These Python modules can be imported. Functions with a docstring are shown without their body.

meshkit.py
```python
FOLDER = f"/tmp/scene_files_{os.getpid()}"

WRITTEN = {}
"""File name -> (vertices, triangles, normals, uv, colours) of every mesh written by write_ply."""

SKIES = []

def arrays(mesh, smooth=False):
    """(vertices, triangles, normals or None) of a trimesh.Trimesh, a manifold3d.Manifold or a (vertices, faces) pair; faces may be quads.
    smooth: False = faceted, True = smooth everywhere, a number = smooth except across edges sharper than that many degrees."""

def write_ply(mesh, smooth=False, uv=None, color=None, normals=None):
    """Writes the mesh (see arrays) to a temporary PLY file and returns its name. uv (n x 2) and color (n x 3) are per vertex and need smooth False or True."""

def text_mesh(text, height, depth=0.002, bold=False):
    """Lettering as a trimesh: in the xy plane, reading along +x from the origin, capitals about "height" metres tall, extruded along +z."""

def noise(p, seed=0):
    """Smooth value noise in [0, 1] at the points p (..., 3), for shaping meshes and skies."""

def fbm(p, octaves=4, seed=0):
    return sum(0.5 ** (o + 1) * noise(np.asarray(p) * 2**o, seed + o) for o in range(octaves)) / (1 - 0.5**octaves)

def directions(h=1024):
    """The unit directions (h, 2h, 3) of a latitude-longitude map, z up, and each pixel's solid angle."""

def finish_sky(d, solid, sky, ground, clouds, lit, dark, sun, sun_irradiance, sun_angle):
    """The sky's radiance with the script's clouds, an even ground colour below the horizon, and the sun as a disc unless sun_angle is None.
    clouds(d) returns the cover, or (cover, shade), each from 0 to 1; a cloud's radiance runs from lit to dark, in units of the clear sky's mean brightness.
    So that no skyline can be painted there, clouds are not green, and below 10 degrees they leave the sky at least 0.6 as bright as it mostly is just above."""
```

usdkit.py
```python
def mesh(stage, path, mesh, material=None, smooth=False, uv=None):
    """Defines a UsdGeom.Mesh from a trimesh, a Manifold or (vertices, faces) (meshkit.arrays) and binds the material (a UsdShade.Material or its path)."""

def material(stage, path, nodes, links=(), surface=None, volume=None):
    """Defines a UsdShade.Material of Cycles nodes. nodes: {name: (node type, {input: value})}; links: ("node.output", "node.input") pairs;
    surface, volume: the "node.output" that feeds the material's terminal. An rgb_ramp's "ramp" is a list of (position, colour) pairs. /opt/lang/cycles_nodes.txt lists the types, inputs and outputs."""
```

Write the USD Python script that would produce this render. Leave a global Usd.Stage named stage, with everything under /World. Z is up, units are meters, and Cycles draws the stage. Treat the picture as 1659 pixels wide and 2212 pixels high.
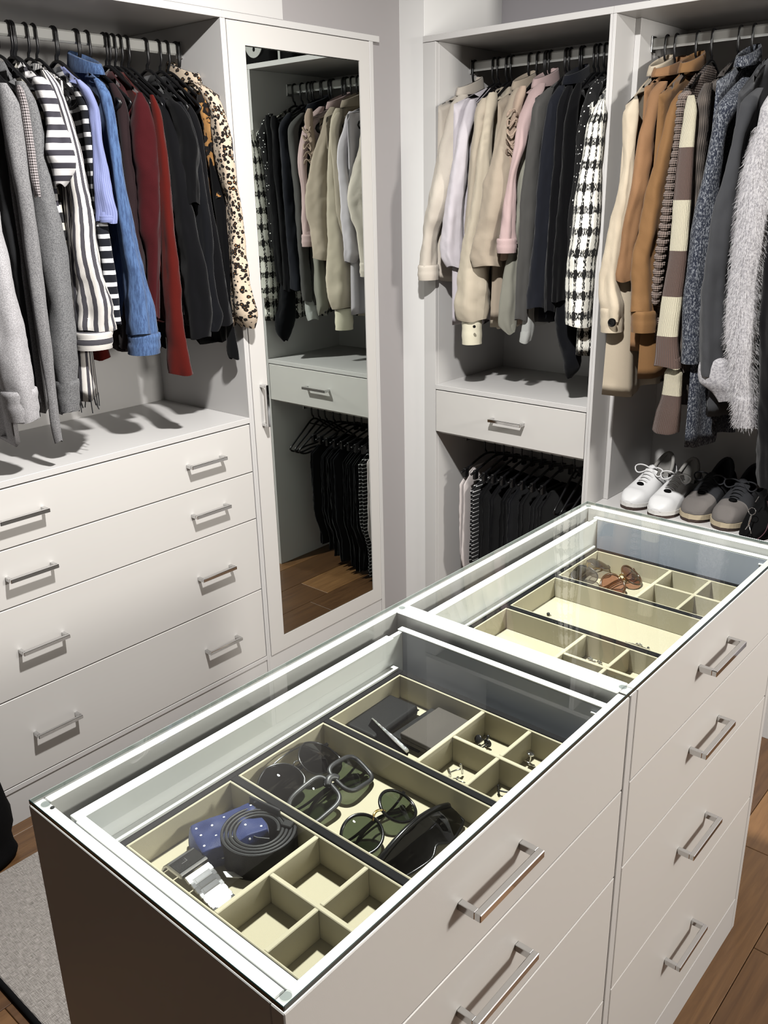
import math, random
import numpy as np, trimesh, manifold3d, usdkit
from shapely.geometry import Polygon
from pxr import Usd, UsdGeom, UsdLux, UsdShade, Gf, Sdf
from meshkit import text_mesh, noise, fbm

stage = Usd.Stage.CreateInMemory()
UsdGeom.SetStageUpAxis(stage, UsdGeom.Tokens.z); UsdGeom.SetStageMetersPerUnit(stage, 1.0)
UsdGeom.Xform.Define(stage, '/World'); UsdGeom.Scope.Define(stage, '/World/Looks')
rng = np.random.default_rng(7)
PI = math.pi
# ------------------------------------------------------------------ camera
FPX, CAM, YAW, PITCH, ROLL = 1902.5, (2.0988, -2.1422, 1.6307), 0.7203, -0.3498, -0.0213
cam = UsdGeom.Camera.Define(stage, '/World/camera')
fw = np.array([-math.sin(YAW)*math.cos(PITCH), math.cos(YAW)*math.cos(PITCH), math.sin(PITCH)])
rt = np.cross(fw, [0, 0, 1]); rt /= np.linalg.norm(rt); up = np.cross(rt, fw)
rt, up = math.cos(ROLL)*rt + math.sin(ROLL)*up, -math.sin(ROLL)*rt + math.cos(ROLL)*up
m = Gf.Matrix4d(*rt, 0, *up, 0, *(-fw), 0, *CAM, 1)
cam.AddTransformOp().Set(m)
cam.CreateHorizontalApertureAttr(36.0); cam.CreateVerticalApertureAttr(36.0*2212/1659)
cam.CreateFocalLengthAttr(36.0*FPX/1659); cam.CreateClippingRangeAttr(Gf.Vec2f(0.01, 100))
cam.GetExposureAttr().Set(0.0)
# ------------------------------------------------------------------ light: two ceiling downlights and a weak ambience
def disk_light(name, loc, r, power, col, target=None):
    l = UsdLux.DiskLight.Define(stage, '/World/' + name)
    l.CreateRadiusAttr(r); l.CreateIntensityAttr(power); l.CreateColorAttr(Gf.Vec3f(*col))
    l.AddTranslateOp().Set(Gf.Vec3d(*loc))
    return l
CEIL = 2.62
disk_light('downlight_beam', (1.15, -1.0, CEIL-.03), 0.045, 6500.0, (1.0, .98, .955))
pend = UsdLux.SphereLight.Define(stage, '/World/pendant_lamp_glow'); pend.CreateRadiusAttr(.2); pend.CreateIntensityAttr(235.0); pend.CreateColorAttr(Gf.Vec3f(1.0, .965, .905))
pend.AddTranslateOp().Set(Gf.Vec3d(3.9, -0.15, 2.0))      # round pendant in the far half of the room, out of frame
dome = UsdLux.DomeLight.Define(stage, '/World/room_ambience'); dome.CreateIntensityAttr(0.02); dome.CreateColorAttr(Gf.Vec3f(.9, .95, 1))

# ------------------------------------------------------------------ names, things, parts
used = {}
def numbered(parent, name):
    k = (parent, name); n = used.get(k, 0); used[k] = n + 1
    return f'{parent}/{name}' if n == 0 else f'{parent}/{name}_{n:03d}'
def tag(p, label=None, cat=None, group=None, kind=None):
    for k, v in (('label', label), ('category', cat), ('group', group), ('kind', kind)):
        if v: p.SetCustomDataByKey(k, v)
    return p
class T:            # a thing: an Xform at its base; part() takes meshes in world coordinates and stores them relative to it
    def __init__(s, name, label, cat, loc=(0, 0, 0), rz=0.0, group=None, kind=None):
        s.path = numbered('/World', name); s.loc = np.array(loc, float); s.rz = rz
        x = UsdGeom.Xform.Define(stage, s.path); x.AddTranslateOp().Set(Gf.Vec3d(*map(float, loc)))
        if rz: x.AddRotateZOp().Set(math.degrees(rz))
        s.prim = tag(x.GetPrim(), label, cat, group, kind)
    def part(s, name, mesh, mat, smooth=False, uv=None, parent=None, label=None, local=False, kind=None):
        v, f = vf(mesh)
        if not local:
            v = v - s.loc
            if s.rz:
                c, q = math.cos(-s.rz), math.sin(-s.rz); v = np.c_[v[:, 0]*c - v[:, 1]*q, v[:, 0]*q + v[:, 1]*c, v[:, 2]]
        path = numbered(parent or s.path, name)
        p = usdkit.mesh(stage, path, (v, f), M[mat] if isinstance(mat, str) else mat, smooth=smooth, uv=uv).GetPrim()
        tag(p, label, None, None, kind)
        return path
def vf(mesh):
    if hasattr(mesh, 'to_mesh'):
        q = mesh.to_mesh(); return np.array(q.vert_properties[:, :3], float), np.array(q.tri_verts)
    if isinstance(mesh, tuple):
        v, f = np.asarray(mesh[0], float), np.asarray(mesh[1], int)
        if f.shape[1] == 4: f = np.vstack([f[:, [0, 1, 2]], f[:, [0, 2, 3]]])
        return v, f
    return np.array(mesh.vertices), np.array(mesh.faces)
def solo(name, label, cat, mesh, mat, smooth=False, uv=None, group=None, kind=None):
    v, f = vf(mesh)
    p = usdkit.mesh(stage, numbered('/World', name), (v, f), M[mat], smooth=smooth, uv=uv).GetPrim()
    return tag(p, label, cat, group, kind)
def copy_thing(src, name, label, cat, loc, rz, group):
    x = UsdGeom.Xform.Define(stage, numbered('/World', name))
    x.GetPrim().GetReferences().AddInternalReference(src.path)
    x.ClearXformOpOrder(); 
    x.AddTranslateOp().Set(Gf.Vec3d(*map(float, loc)))
    x.AddRotateZOp().Set(math.degrees(rz))
    x.GetPrim().SetInstanceable(True)
    return tag(x.GetPrim(), label, cat, group)
# ------------------------------------------------------------------ mesh helpers
def box(x0, x1, y0, y1, z0, z1, c=0.0008):
    lo, hi = np.minimum((x0, y0, z0), (x1, y1, z1)), np.maximum((x0, y0, z0), (x1, y1, z1))
    c = min(c, *((hi-lo)*.3))
    pts = []
    for sx in (0, 1):
        for sy in (0, 1):
            for sz in (0, 1):
                p = np.where((sx, sy, sz), hi, lo); s = np.where((sx, sy, sz), -c, c)
                for k in range(3):
                    q = p + s; q[k] = p[k]; pts.append(q)
    return trimesh.convex.convex_hull(np.array(pts))
def cat(*ms):
    vs, fs, n = [], [], 0
    for q in ms:
        v, f = vf(q); vs.append(v); fs.append(f + n); n += len(v)
    return np.vstack(vs), np.vstack(fs)
def tf(mesh, mat=None, loc=(0, 0, 0)):
    v, f = vf(mesh)
    if mat is not None: v = v @ np.asarray(mat, float).T
    return v + np.array(loc, float), f
def rot(axis, a):
    c, s = math.cos(a), math.sin(a)
    return np.array({'x': [[1, 0, 0], [0, c, -s], [0, s, c]], 'y': [[c, 0, s], [0, 1, 0], [-s, 0, c]], 'z': [[c, -s, 0], [s, c, 0], [0, 0, 1]]}[axis])
def smooth_path(pts, n=24, closed=False):
    from scipy.interpolate import CubicSpline
    p = np.array(pts, float)
    if closed: p = np.vstack([p, p[:1]])
    d = np.r_[0, np.cumsum(np.linalg.norm(np.diff(p, axis=0), axis=1))]
    cs = CubicSpline(d, p, bc_type='periodic' if closed else 'natural')
    return cs(np.linspace(0, d[-1], n, endpoint=not closed))
def tube(pts, r, n=8, closed=False, flat=None):
    p = np.array(pts, float); m = len(p); r = np.broadcast_to(np.asarray(r, float), m)
    t = (np.roll(p, -1, 0) - np.roll(p, 1, 0)) if closed else np.gradient(p, axis=0)
    t /= np.maximum(np.linalg.norm(t, axis=1, keepdims=True), 1e-9)
    u = np.cross(t[0], [0, 0, 1.0]); u = u if np.linalg.norm(u) > .1 else np.cross(t[0], [1.0, 0, 0]); rings = []
    for k in range(m):
        u = u - t[k]*np.dot(u, t[k]); u /= np.linalg.norm(u); w = np.cross(t[k], u)
        a = np.arange(n)*2*PI/n
        fl = 1 if flat is None else flat
        rings.append(p[k] + r[k]*(np.outer(np.cos(a), u) + fl*np.outer(np.sin(a), w)))
    v = np.vstack(rings); f = []
    for k in range(m if closed else m-1):
        a, b = k*n, ((k+1) % m)*n
        for i in range(n):
            j = (i+1) % n; f += [(a+i, a+j, b+j), (a+i, b+j, b+i)]
    if not closed:
        v = np.vstack([v, p[:1], p[-1:]]); c0, c1 = len(v)-2, len(v)-1
        for i in range(n):
            j = (i+1) % n; f += [(c0, j, i), (c1, (m-1)*n+i, (m-1)*n+j)]
    return v, np.array(f)
def lathe(prof, n=32):
    pr = np.array(prof, float); a = np.arange(n)*2*PI/n
    v = np.vstack([np.c_[r*np.cos(a), r*np.sin(a), np.full(n, z)] for r, z in pr]); f = []
    for k in range(len(pr)-1):
        for i in range(n):
            j = (i+1) % n; f += [(k*n+i, k*n+j, (k+1)*n+j), (k*n+i, (k+1)*n+j, (k+1)*n+i)]
    return v, np.array(f)
def loft(rings, cap0=True, cap1=True):
    """closed rings (m, n, 3) -> (mesh, uv); the seam column is doubled so that uv can wrap"""
    R = np.asarray(rings, float); m, n, _ = R.shape
    R = np.concatenate([R, R[:, :1]], 1); n1 = n+1
    seg = np.linalg.norm(np.diff(R, axis=1), axis=2); u = np.concatenate([np.zeros((m, 1)), np.cumsum(seg, 1)], 1)
    u = u/np.maximum(u[:, -1:], 1e-6)*np.median(u[:, -1])
    v = R.reshape(-1, 3); uv = np.c_[u.ravel(), v[:, 2]]; f = []
    I = np.arange(m-1)[:, None]*n1 + np.arange(n)[None]
    f = np.concatenate([np.stack([I, I+1, I+n1+1], -1).reshape(-1, 3), np.stack([I, I+n1+1, I+n1], -1).reshape(-1, 3)])
    for k, do in ((0, cap0), (m-1, cap1)):
        if do:
            c = len(v); v = np.vstack([v, R[k, :n].mean(0)]); uv = np.vstack([uv, uv[k*n1:k*n1+n].mean(0)])
            i = k*n1 + np.arange(n); t = np.stack([np.full(n, c), i+1, i] if k == 0 else [np.full(n, c), i, i+1], -1); f = np.vstack([f, t])
    return (v, f), uv
def extrude(poly, h, z0=0.0):
    if not isinstance(poly, Polygon): poly = Polygon(poly)
    q = trimesh.creation.extrude_polygon(poly, h, engine='earcut'); q.apply_translation((0, 0, z0)); return q
def rbox(sx, sy, sz, r, n=6):       # rounded box centred on the origin, standing on z = 0
    hs = [trimesh.creation.icosphere(subdivisions=2, radius=r).vertices + np.array((x*(sx/2-r), y*(sy/2-r), r if z < 0 else sz-r)) for x in (-1, 1) for y in (-1, 1) for z in (-1, 1)]
    return trimesh.convex.convex_hull(np.vstack(hs))

# ------------------------------------------------------------------ materials
M = {}
ALB = 0.62          # every dull surface a little less than its nominal white, so that the room does not fill with bounced light
def lin(c, k=ALB): return tuple(k*(((x/255+.055)/1.055)**2.4 if x > 10 else x/255/12.92) for x in c)
def mat(name, nodes, links=(), surface='p.BSDF'):
    M[name] = usdkit.material(stage, '/World/Looks/' + name, nodes, links, surface=surface); return name
def plain(name, rgb, rough=.5, metal=0.0, bump=0.0, scale=400.0, **k):
    n = {'p': ('principled_bsdf', dict(base_color=lin(rgb, 1.0 if metal else ALB), roughness=rough, metallic=metal, **k))}; l = []
    if bump:
        n['tc'] = ('texture_coordinate', {}); n['n'] = ('noise_texture', {'scale': scale, 'detail': 3.0}); n['b'] = ('bump', {'strength': bump, 'distance': .001})
        l = [('tc.object', 'n.vector'), ('n.fac', 'b.height'), ('b.normal', 'p.normal')]
    return mat(name, n, l)
plain('melamine', (208, 206, 204), .38, bump=.05, scale=900)
plain('melamine_door', (210, 207, 203), .42, bump=.05, scale=900)
plain('nib_paint', (244, 243, 241), .7, bump=.08, scale=250)
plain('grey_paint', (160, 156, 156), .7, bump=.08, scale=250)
plain('lavender_paint', (178, 174, 178), .75, bump=.08, scale=250)
plain('ceiling_paint', (128, 126, 122), .8)
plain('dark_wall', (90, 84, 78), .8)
plain('chrome', (206, 206, 206), .06, 1.0)
plain('brushed_steel', (158, 158, 160), .17, 1.0); plain('dull_chrome', (185, 185, 185), .28, 1.0)
plain('mirror_silver', (214, 220, 216), 0.0, 1.0)
plain('rail_white', (225, 226, 222), .3)
plain('steel_grey', (166, 172, 184), .4)
plain('lip_white', (240, 242, 240), .35)
plain('black_plastic', (16, 16, 18), .32)
plain('dark_gap', (14, 13, 12), .9)
plain('void_black', (22, 21, 20), .9)
plain('tray_frame', (20, 20, 22), .8, specular_ior_level=.12, bump=.3, scale=1500)
plain('suede', (186, 178, 152), .92, bump=.25, scale=1800, sheen_weight=.2)
plain('edge_glass', (22, 44, 44), .08); plain('edge_glass_pale', (128, 136, 132), .3)
plain('white_rubber', (216, 214, 210), .6); plain('white_leather', (226, 226, 226), .55, bump=.15, scale=700)
plain('shoe_lining', (150, 148, 144), .9); plain('gum_sole', (52, 34, 26), .7); plain('lace_white', (222, 222, 222), .85)
plain('suede_grey', (104, 99, 96), .95, bump=.5, scale=700); plain('foam_cream', (178, 164, 138), .8); plain('knit_black', (20, 22, 28), .9, bump=.4, scale=900)
plain('black_leather', (9, 9, 10), .6, specular_ior_level=.2, bump=.3, scale=700); plain('soft_black', (7, 7, 8), .9, specular_ior_level=.1, bump=.3, scale=500)
plain('belt_leather', (9, 9, 10), .55, specular_ior_level=.2, bump=.4, scale=900); plain('belt_edge', (30, 31, 33), .5)
plain('card_grey', (72, 67, 62), .7, specular_ior_level=.2, bump=.25, scale=800); plain('gunmetal', (60, 60, 62), .3, .8)
plain('frame_black', (14, 14, 15), .18); plain('frame_matte', (42, 42, 44), .45); plain('tortoise', (70, 46, 26), .2); plain('gold', (212, 178, 110), .15, 1.0)
plain('pink_leather', (120, 92, 92), .5); plain('plum_shoe', (96, 60, 70), .5); plain('pearl', (235, 228, 215), .2); plain('button_black', (10, 10, 11), .25)
plain('paper_white', (225, 225, 225), .7); plain('label_white', (196, 196, 192), .6)
mat('glitter', {'tc': ('texture_coordinate', {}), 'v': ('voronoi_texture', {'scale': 900.0}), 'b': ('bump', {'strength': 1.0, 'distance': .002}), 'p': ('principled_bsdf', {'base_color': (.75, .75, .77), 'metallic': 1.0, 'roughness': .18})}, [('tc.object', 'v.vector'), ('v.distance', 'b.height'), ('b.normal', 'p.normal')])
def pane(name, tint, gloss=.0, ior=1.5, add=0.0):
    n = {'t': ('transparent_bsdf', {'color': tint}), 'g': ('glossy_bsdf', {'color': (1, 1, 1), 'roughness': gloss}), 'f': ('fresnel', {'IOR': ior}), 'm': ('mix_closure', {}), 'ge': ('geometry', {}), 'iv': ('math', {'math_type': 'subtract', 'value1': 1.0}), 'mu': ('math', {'math_type': 'multiply'})}
    mat(name, n, [('ge.backfacing', 'iv.value2'), ('f.fac', 'mu.value1'), ('iv.value', 'mu.value2'), ('mu.value', 'm.fac'), ('t.BSDF', 'm.closure1'), ('g.BSDF', 'm.closure2')], surface='m.closure')
pane('clear_glass', (.97, .985, .975)); pane('lens_green', (.11, .14, .10)); pane('lens_black', (.018, .018, .02)); pane('lens_grey', (.3, .3, .32)); pane('lens_brown', (.42, .22, .17)); pane('bumper', (.8, .82, .82))
# floorboards: four tones of one timber, grain along y
for i, (c1, c2) in enumerate((((124, 90, 56), (94, 65, 39)), ((108, 78, 48), (82, 56, 33)), ((136, 100, 63), (104, 73, 44)), ((98, 69, 43), (72, 48, 29)))):
    mat(f'timber_{i}', {'tc': ('texture_coordinate', {}), 'mp': ('mapping', {'scale': (26.0, 1.6, 10.0), 'location': (i*3.1, i*1.7, 0)}), 'n': ('noise_texture', {'scale': 2.2, 'detail': 7.0, 'roughness': .62, 'distortion': .6}),
        'r': ('rgb_ramp', {'ramp': [(.3, lin(c2)), (.68, lin(c1))]}), 'b': ('bump', {'strength': .15, 'distance': .001}), 'p': ('principled_bsdf', {'roughness': .38})},
        [('tc.object', 'mp.vector'), ('mp.vector', 'n.vector'), ('n.fac', 'r.fac'), ('r.color', 'p.base_color'), ('n.fac', 'b.height'), ('b.normal', 'p.normal')])
mat('rug_weave', {'tc': ('texture_coordinate', {}), 'm1': ('mapping', {'scale': (60.0, 700.0, 1.0)}), 'm2': ('mapping', {'scale': (700.0, 60.0, 1.0)}), 'n1': ('noise_texture', {'scale': 1.0, 'detail': 2.0}), 'n2': ('noise_texture', {'scale': 1.0, 'detail': 2.0}),
    'a': ('math', {'math_type': 'add'}), 'r': ('rgb_ramp', {'ramp': [(.36, lin((112, 106, 100))), (.64, lin((186, 180, 174)))]}), 'h': ('math', {'math_type': 'multiply', 'value2': .5}), 'b': ('bump', {'strength': .8, 'distance': .003}), 'p': ('principled_bsdf', {'roughness': .95})},
    [('tc.object', 'm1.vector'), ('tc.object', 'm2.vector'), ('m1.vector', 'n1.vector'), ('m2.vector', 'n2.vector'), ('n1.fac', 'a.value1'), ('n2.fac', 'a.value2'), ('a.value', 'h.value1'), ('h.value', 'r.fac'), ('r.color', 'p.base_color'), ('a.value', 'b.height'), ('b.normal', 'p.normal')])
# cloth: every pattern runs on the garment's own uv (metres round the limb, metres up)
def cloth(name, c1, c2=None, pat=None, rough=.9, bump=.35, weave=900.0, sheen=.06, **o):
    n = {'tc': ('texture_coordinate', {}), 'sx': ('separate_xyz', {}), 'wn': ('noise_texture', {'scale': weave, 'detail': 2.0}), 'b': ('bump', {'strength': bump, 'distance': .0015}),
         'p': ('principled_bsdf', {'roughness': rough, 'sheen_weight': sheen, 'sheen_roughness': .5, 'base_color': lin(c1), 'specular_ior_level': o.get('spec', .2)})}
    l = [('tc.UV', 'sx.vector'), ('tc.object', 'wn.vector'), ('wn.fac', 'b.height'), ('b.normal', 'p.normal')]
    def node(k, t, **i): n[k] = (t, i)
    def link(*ab): l.extend(ab)
    if c2 is not None:
        node('mx', 'mix_color', a=lin(c1), b=lin(c2)); link(('mx.result', 'p.base_color'))
    if pat == 'stripe':       # axis y: bands across, axis x: stripes down
        node('d', 'math', math_type='divide', value2=o['period']); node('fr', 'math', math_type='fraction'); node('lt', 'math', math_type='less_than', value2=o.get('duty', .5))
        link((f"sx.{o['axis']}", 'd.value1'), ('d.value', 'fr.value1'), ('fr.value', 'lt.value1'), ('lt.value', 'mx.fac'))
    elif pat == 'marl':
        node('mp', 'mapping', scale=o.get('stretch', (1, 1, 1))); node('nn', 'noise_texture', scale=o.get('scale', 500.0), detail=3.0, roughness=.7); node('rp', 'rgb_ramp', ramp=[(o.get('lo', .42), (0, 0, 0)), (o.get('hi', .6), (1, 1, 1))])
        link(('tc.object', 'mp.vector'), ('mp.vector', 'nn.vector'), ('nn.fac', 'rp.fac'), ('rp.color', 'mx.fac'), ('nn.fac', 'b.height'))
    elif pat == 'spots':      # cheetah and leopard
        node('v', 'voronoi_texture', scale=o['scale'], randomness=.9); node('w2', 'noise_texture', scale=o['scale']*2.2, detail=2.0)
        node('wa', 'math', math_type='multiply_add', value2=o.get('wob', .5), value3=-.5*o.get('wob', .5)); node('sm', 'math', math_type='add')
        node('rp', 'rgb_ramp', ramp=o['ramp'])
        link(('tc.UV', 'v.vector'), ('tc.UV', 'w2.vector'), ('w2.fac', 'wa.value1'), ('v.distance', 'sm.value1'), ('wa.value', 'sm.value2'), ('sm.value', 'rp.fac'), ('rp.color', 'p.base_color'))
    elif pat == 'dots':
        node('v', 'voronoi_texture', scale=o['scale'], randomness=o.get('rand', .35)); node('lt', 'math', math_type='less_than', value2=o['size'])
        link(('tc.UV' if o.get('uv', 1) else 'tc.object', 'v.vector'), ('v.distance', 'lt.value1'), ('lt.value', 'mx.fac'))
    elif pat == 'tweed':      # black and cream check of broken bands
        node('ad', 'math', math_type='add'); node('mp', 'mapping', scale=(1.0, .2, 1.0)); node('nn', 'noise_texture', scale=520.0, detail=2.0); node('na', 'math', math_type='multiply_add', value2=3.4, value3=-1.7); node('s2', 'math', math_type='add'); node('gt', 'math', math_type='greater_than', value2=o.get('cut', .1))
        for a, k, per in (('x', 'value1', o['pu']), ('y', 'value2', o['pv'])):
            node('d'+a, 'math', math_type='multiply', value2=2*PI/per); node('g'+a, 'math', math_type='sine'); node('k'+a, 'math', math_type='multiply_add', value2=1.6, value3=-.1, use_clamp=True)
            link((f'sx.{a}', f'd{a}.value1'), (f'd{a}.value', f'g{a}.value1'), (f'g{a}.value', f'k{a}.value1'), (f'k{a}.value', f'ad.{k}'))
        link(('tc.UV', 'mp.vector'), ('mp.vector', 'nn.vector'), ('nn.fac', 'na.value1'), ('ad.value', 's2.value1'), ('na.value', 's2.value2'), ('s2.value', 'gt.value1'), ('gt.value', 'mx.fac'), ('nn.fac', 'b.height'))
    elif pat == 'blocks':     # colour blocks by height
        node('mr', 'map_range', from_min=o['z0'], from_max=o['z1'], clamp=True); node('rp', 'rgb_ramp', interpolate=False, ramp=o['ramp'])
        node('wu', 'math', math_type='multiply', value2=2*PI/.0045); node('su', 'math', math_type='sine'); n['b'] = ('bump', {'strength': .8, 'distance': .002})
        link(('sx.y', 'mr.value'), ('mr.result', 'rp.fac'), ('rp.color', 'p.base_color'), ('sx.x', 'wu.value1'), ('wu.value', 'su.value1'), ('su.value', 'b.height'))
    elif pat == 'knit':
        node('wu', 'math', math_type='multiply', value2=2*PI/o.get('pu', .006)); node('su', 'math', math_type='sine'); node('wv', 'math', math_type='multiply', value2=2*PI/o.get('pv', .005)); node('sv', 'math', math_type='sine'); node('ml', 'math', math_type='add'); n['b'] = ('bump', {'strength': o.get('kb', .7), 'distance': .002})
        link(('sx.x', 'wu.value1'), ('wu.value', 'su.value1'), ('sx.y', 'wv.value1'), ('wv.value', 'sv.value1'), ('su.value', 'ml.value1'), ('sv.value', 'ml.value2'), ('ml.value', 'b.height'))
        if c2 is not None: node('rp', 'map_range', from_min=-2.0, from_max=1.2, clamp=True); link(('ml.value', 'rp.value'), ('rp.result', 'mx.fac'))
    seen = {}
    for a, b in l: seen[b] = a
    mat(name, n, [(a, b) for b, a in seen.items()])
# ------------------------------------------------------------------ fabrics
cloth('heather_pale', (176, 174, 176), (140, 138, 140), 'marl', scale=420.0)
cloth('heather_mid', (136, 135, 136), (96, 95, 97), 'marl', scale=420.0)
cloth('heather_dark', (120, 120, 121), (84, 84, 86), 'marl', scale=380.0)
cloth('rib_pink', (160, 152, 152), (142, 135, 136), 'knit', pu=.005, pv=.006)
cloth('charcoal', (34, 35, 37))
cloth('stripe_cream', (26, 26, 28), (220, 214, 200), 'stripe', axis='y', period=.042, duty=.42)
cloth('stripe_heather', (54, 52, 60), (204, 202, 202), 'stripe', axis='y', period=.028, duty=.55)
cloth('stripe_vert', (66, 64, 70), (204, 200, 195), 'stripe', axis='x', period=.0195, duty=.55)
cloth('stripe_cuff', (66, 64, 70), (204, 200, 195), 'stripe', axis='y', period=.03, duty=.55)
cloth('stripe_navy', (16, 18, 27), (216, 216, 218), 'stripe', axis='y', period=.030, duty=.36)
cloth('blue_fine', (112, 120, 164), (132, 140, 182), 'stripe', axis='x', period=.004, duty=.5)
cloth('denim', (76, 102, 142), (54, 74, 110), 'marl', scale=260.0, stretch=(1, 1, .12), bump=.2)
cloth('maroon_dark', (30, 13, 16)); cloth('wine', (58, 14, 18), rough=.85, spec=.05); cloth('rust', (76, 18, 13), spec=.05); cloth('maroon_hem', (70, 20, 22))
cloth('black_a', (10, 10, 13), spec=.06); cloth('black_b', (7, 7, 9), spec=.06); cloth('black_c', (12, 13, 17), spec=.06)
cloth('leopard', (228, 214, 196), None, 'spots', scale=88.0, wob=.5, ramp=[(.0, lin((150, 104, 58))), (.17, lin((132, 90, 50))), (.2, lin((22, 15, 12))), (.475, lin((22, 15, 12))), (.51, lin((204, 186, 164))), (1, lin((204, 186, 164)))])
cloth('leopard_dark', (176, 128, 76), None, 'spots', scale=30.0, wob=.6, ramp=[(.0, lin((110, 74, 38))), (.18, lin((60, 38, 22))), (.2, lin((18, 14, 12))), (.46, lin((18, 14, 12))), (.5, lin((172, 124, 70))), (1, lin((190, 146, 92)))])
cloth('ivory', (202, 193, 181), rough=.8); cloth('lilac', (200, 194, 200), rough=.8); cloth('sand', (178, 167, 150)); cloth('cream', (192, 181, 162), rough=.8)
cloth('cream_cuff', (216, 210, 188), rough=.5); cloth('oatmeal', (170, 157, 140)); cloth('peach', (168, 148, 132)); cloth('pink', (188, 164, 162)); cloth('sage', (138, 137, 126)); cloth('slate', (74, 73, 71)); cloth('navy', (14, 17, 27))
cloth('dots', (14, 14, 15), (230, 230, 226), 'dots', scale=78.0, size=.2, rand=.5)
cloth('tweed', (240, 238, 228), (16, 16, 16), 'tweed', pu=.026, pv=.062, cut=.88, bump=.8)
cloth('trench', (190, 177, 156), rough=.75); cloth('camel', (140, 104, 72), rough=.8); cloth('caramel', (126, 92, 56), rough=.8)
cloth('taupe_cable', (146, 130, 121), (112, 98, 91), 'knit', pu=.006, pv=.006, kb=.8); cloth('taupe_rib', (104, 95, 88), (70, 64, 60), 'knit', pu=.006, pv=.05)
SC_BR, SC_CR = lin((92, 74, 67)), lin((206, 199, 175))
cloth('scarf_blocks', (98, 78, 70), None, 'blocks', z0=.9, z1=2.0, ramp=[(0, SC_BR), (0.131, SC_BR), (0.132, SC_CR), (0.205, SC_CR), (0.206, SC_BR), (0.286, SC_BR), (0.287, SC_CR), (0.391, SC_CR), (0.392, SC_BR), (0.502, SC_BR), (0.503, SC_CR), (0.623, SC_CR), (0.624, SC_BR), (0.748, SC_BR), (0.749, SC_CR), (1, SC_CR)])
cloth('marl', (36, 41, 54), (136, 140, 146), 'marl', scale=300.0, lo=.48, hi=.62, stretch=(1, 1, .45), bump=.9)
cloth('charcoal_blue', (60, 61, 64)); cloth('mohair', (178, 176, 178), (142, 140, 144), 'marl', scale=160.0, bump=.9)
cloth('trouser_grey', (206, 198, 196)); cloth('trouser_stripe', (16, 16, 18), (222, 222, 222), 'stripe', axis='y', period=.0165, duty=.16)
cloth('hanky', (22, 38, 88), rough=.55, sheen=.1, bump=.2)
n_ = {'t': ('transparent_bsdf', {'color': (.95, .95, .95)}), 'd': ('diffuse_bsdf', {'color': lin((206, 208, 204))}), 'm': ('mix_closure', {'fac': .62})}
mat('sheer_white', n_, [('t.BSDF', 'm.closure1'), ('d.BSDF', 'm.closure2')], surface='m.closure')
mat('mohair_fibre', {'h': ('principled_bsdf', {'base_color': lin((206, 204, 206)), 'roughness': .9})}, surface='h.BSDF')

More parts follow.
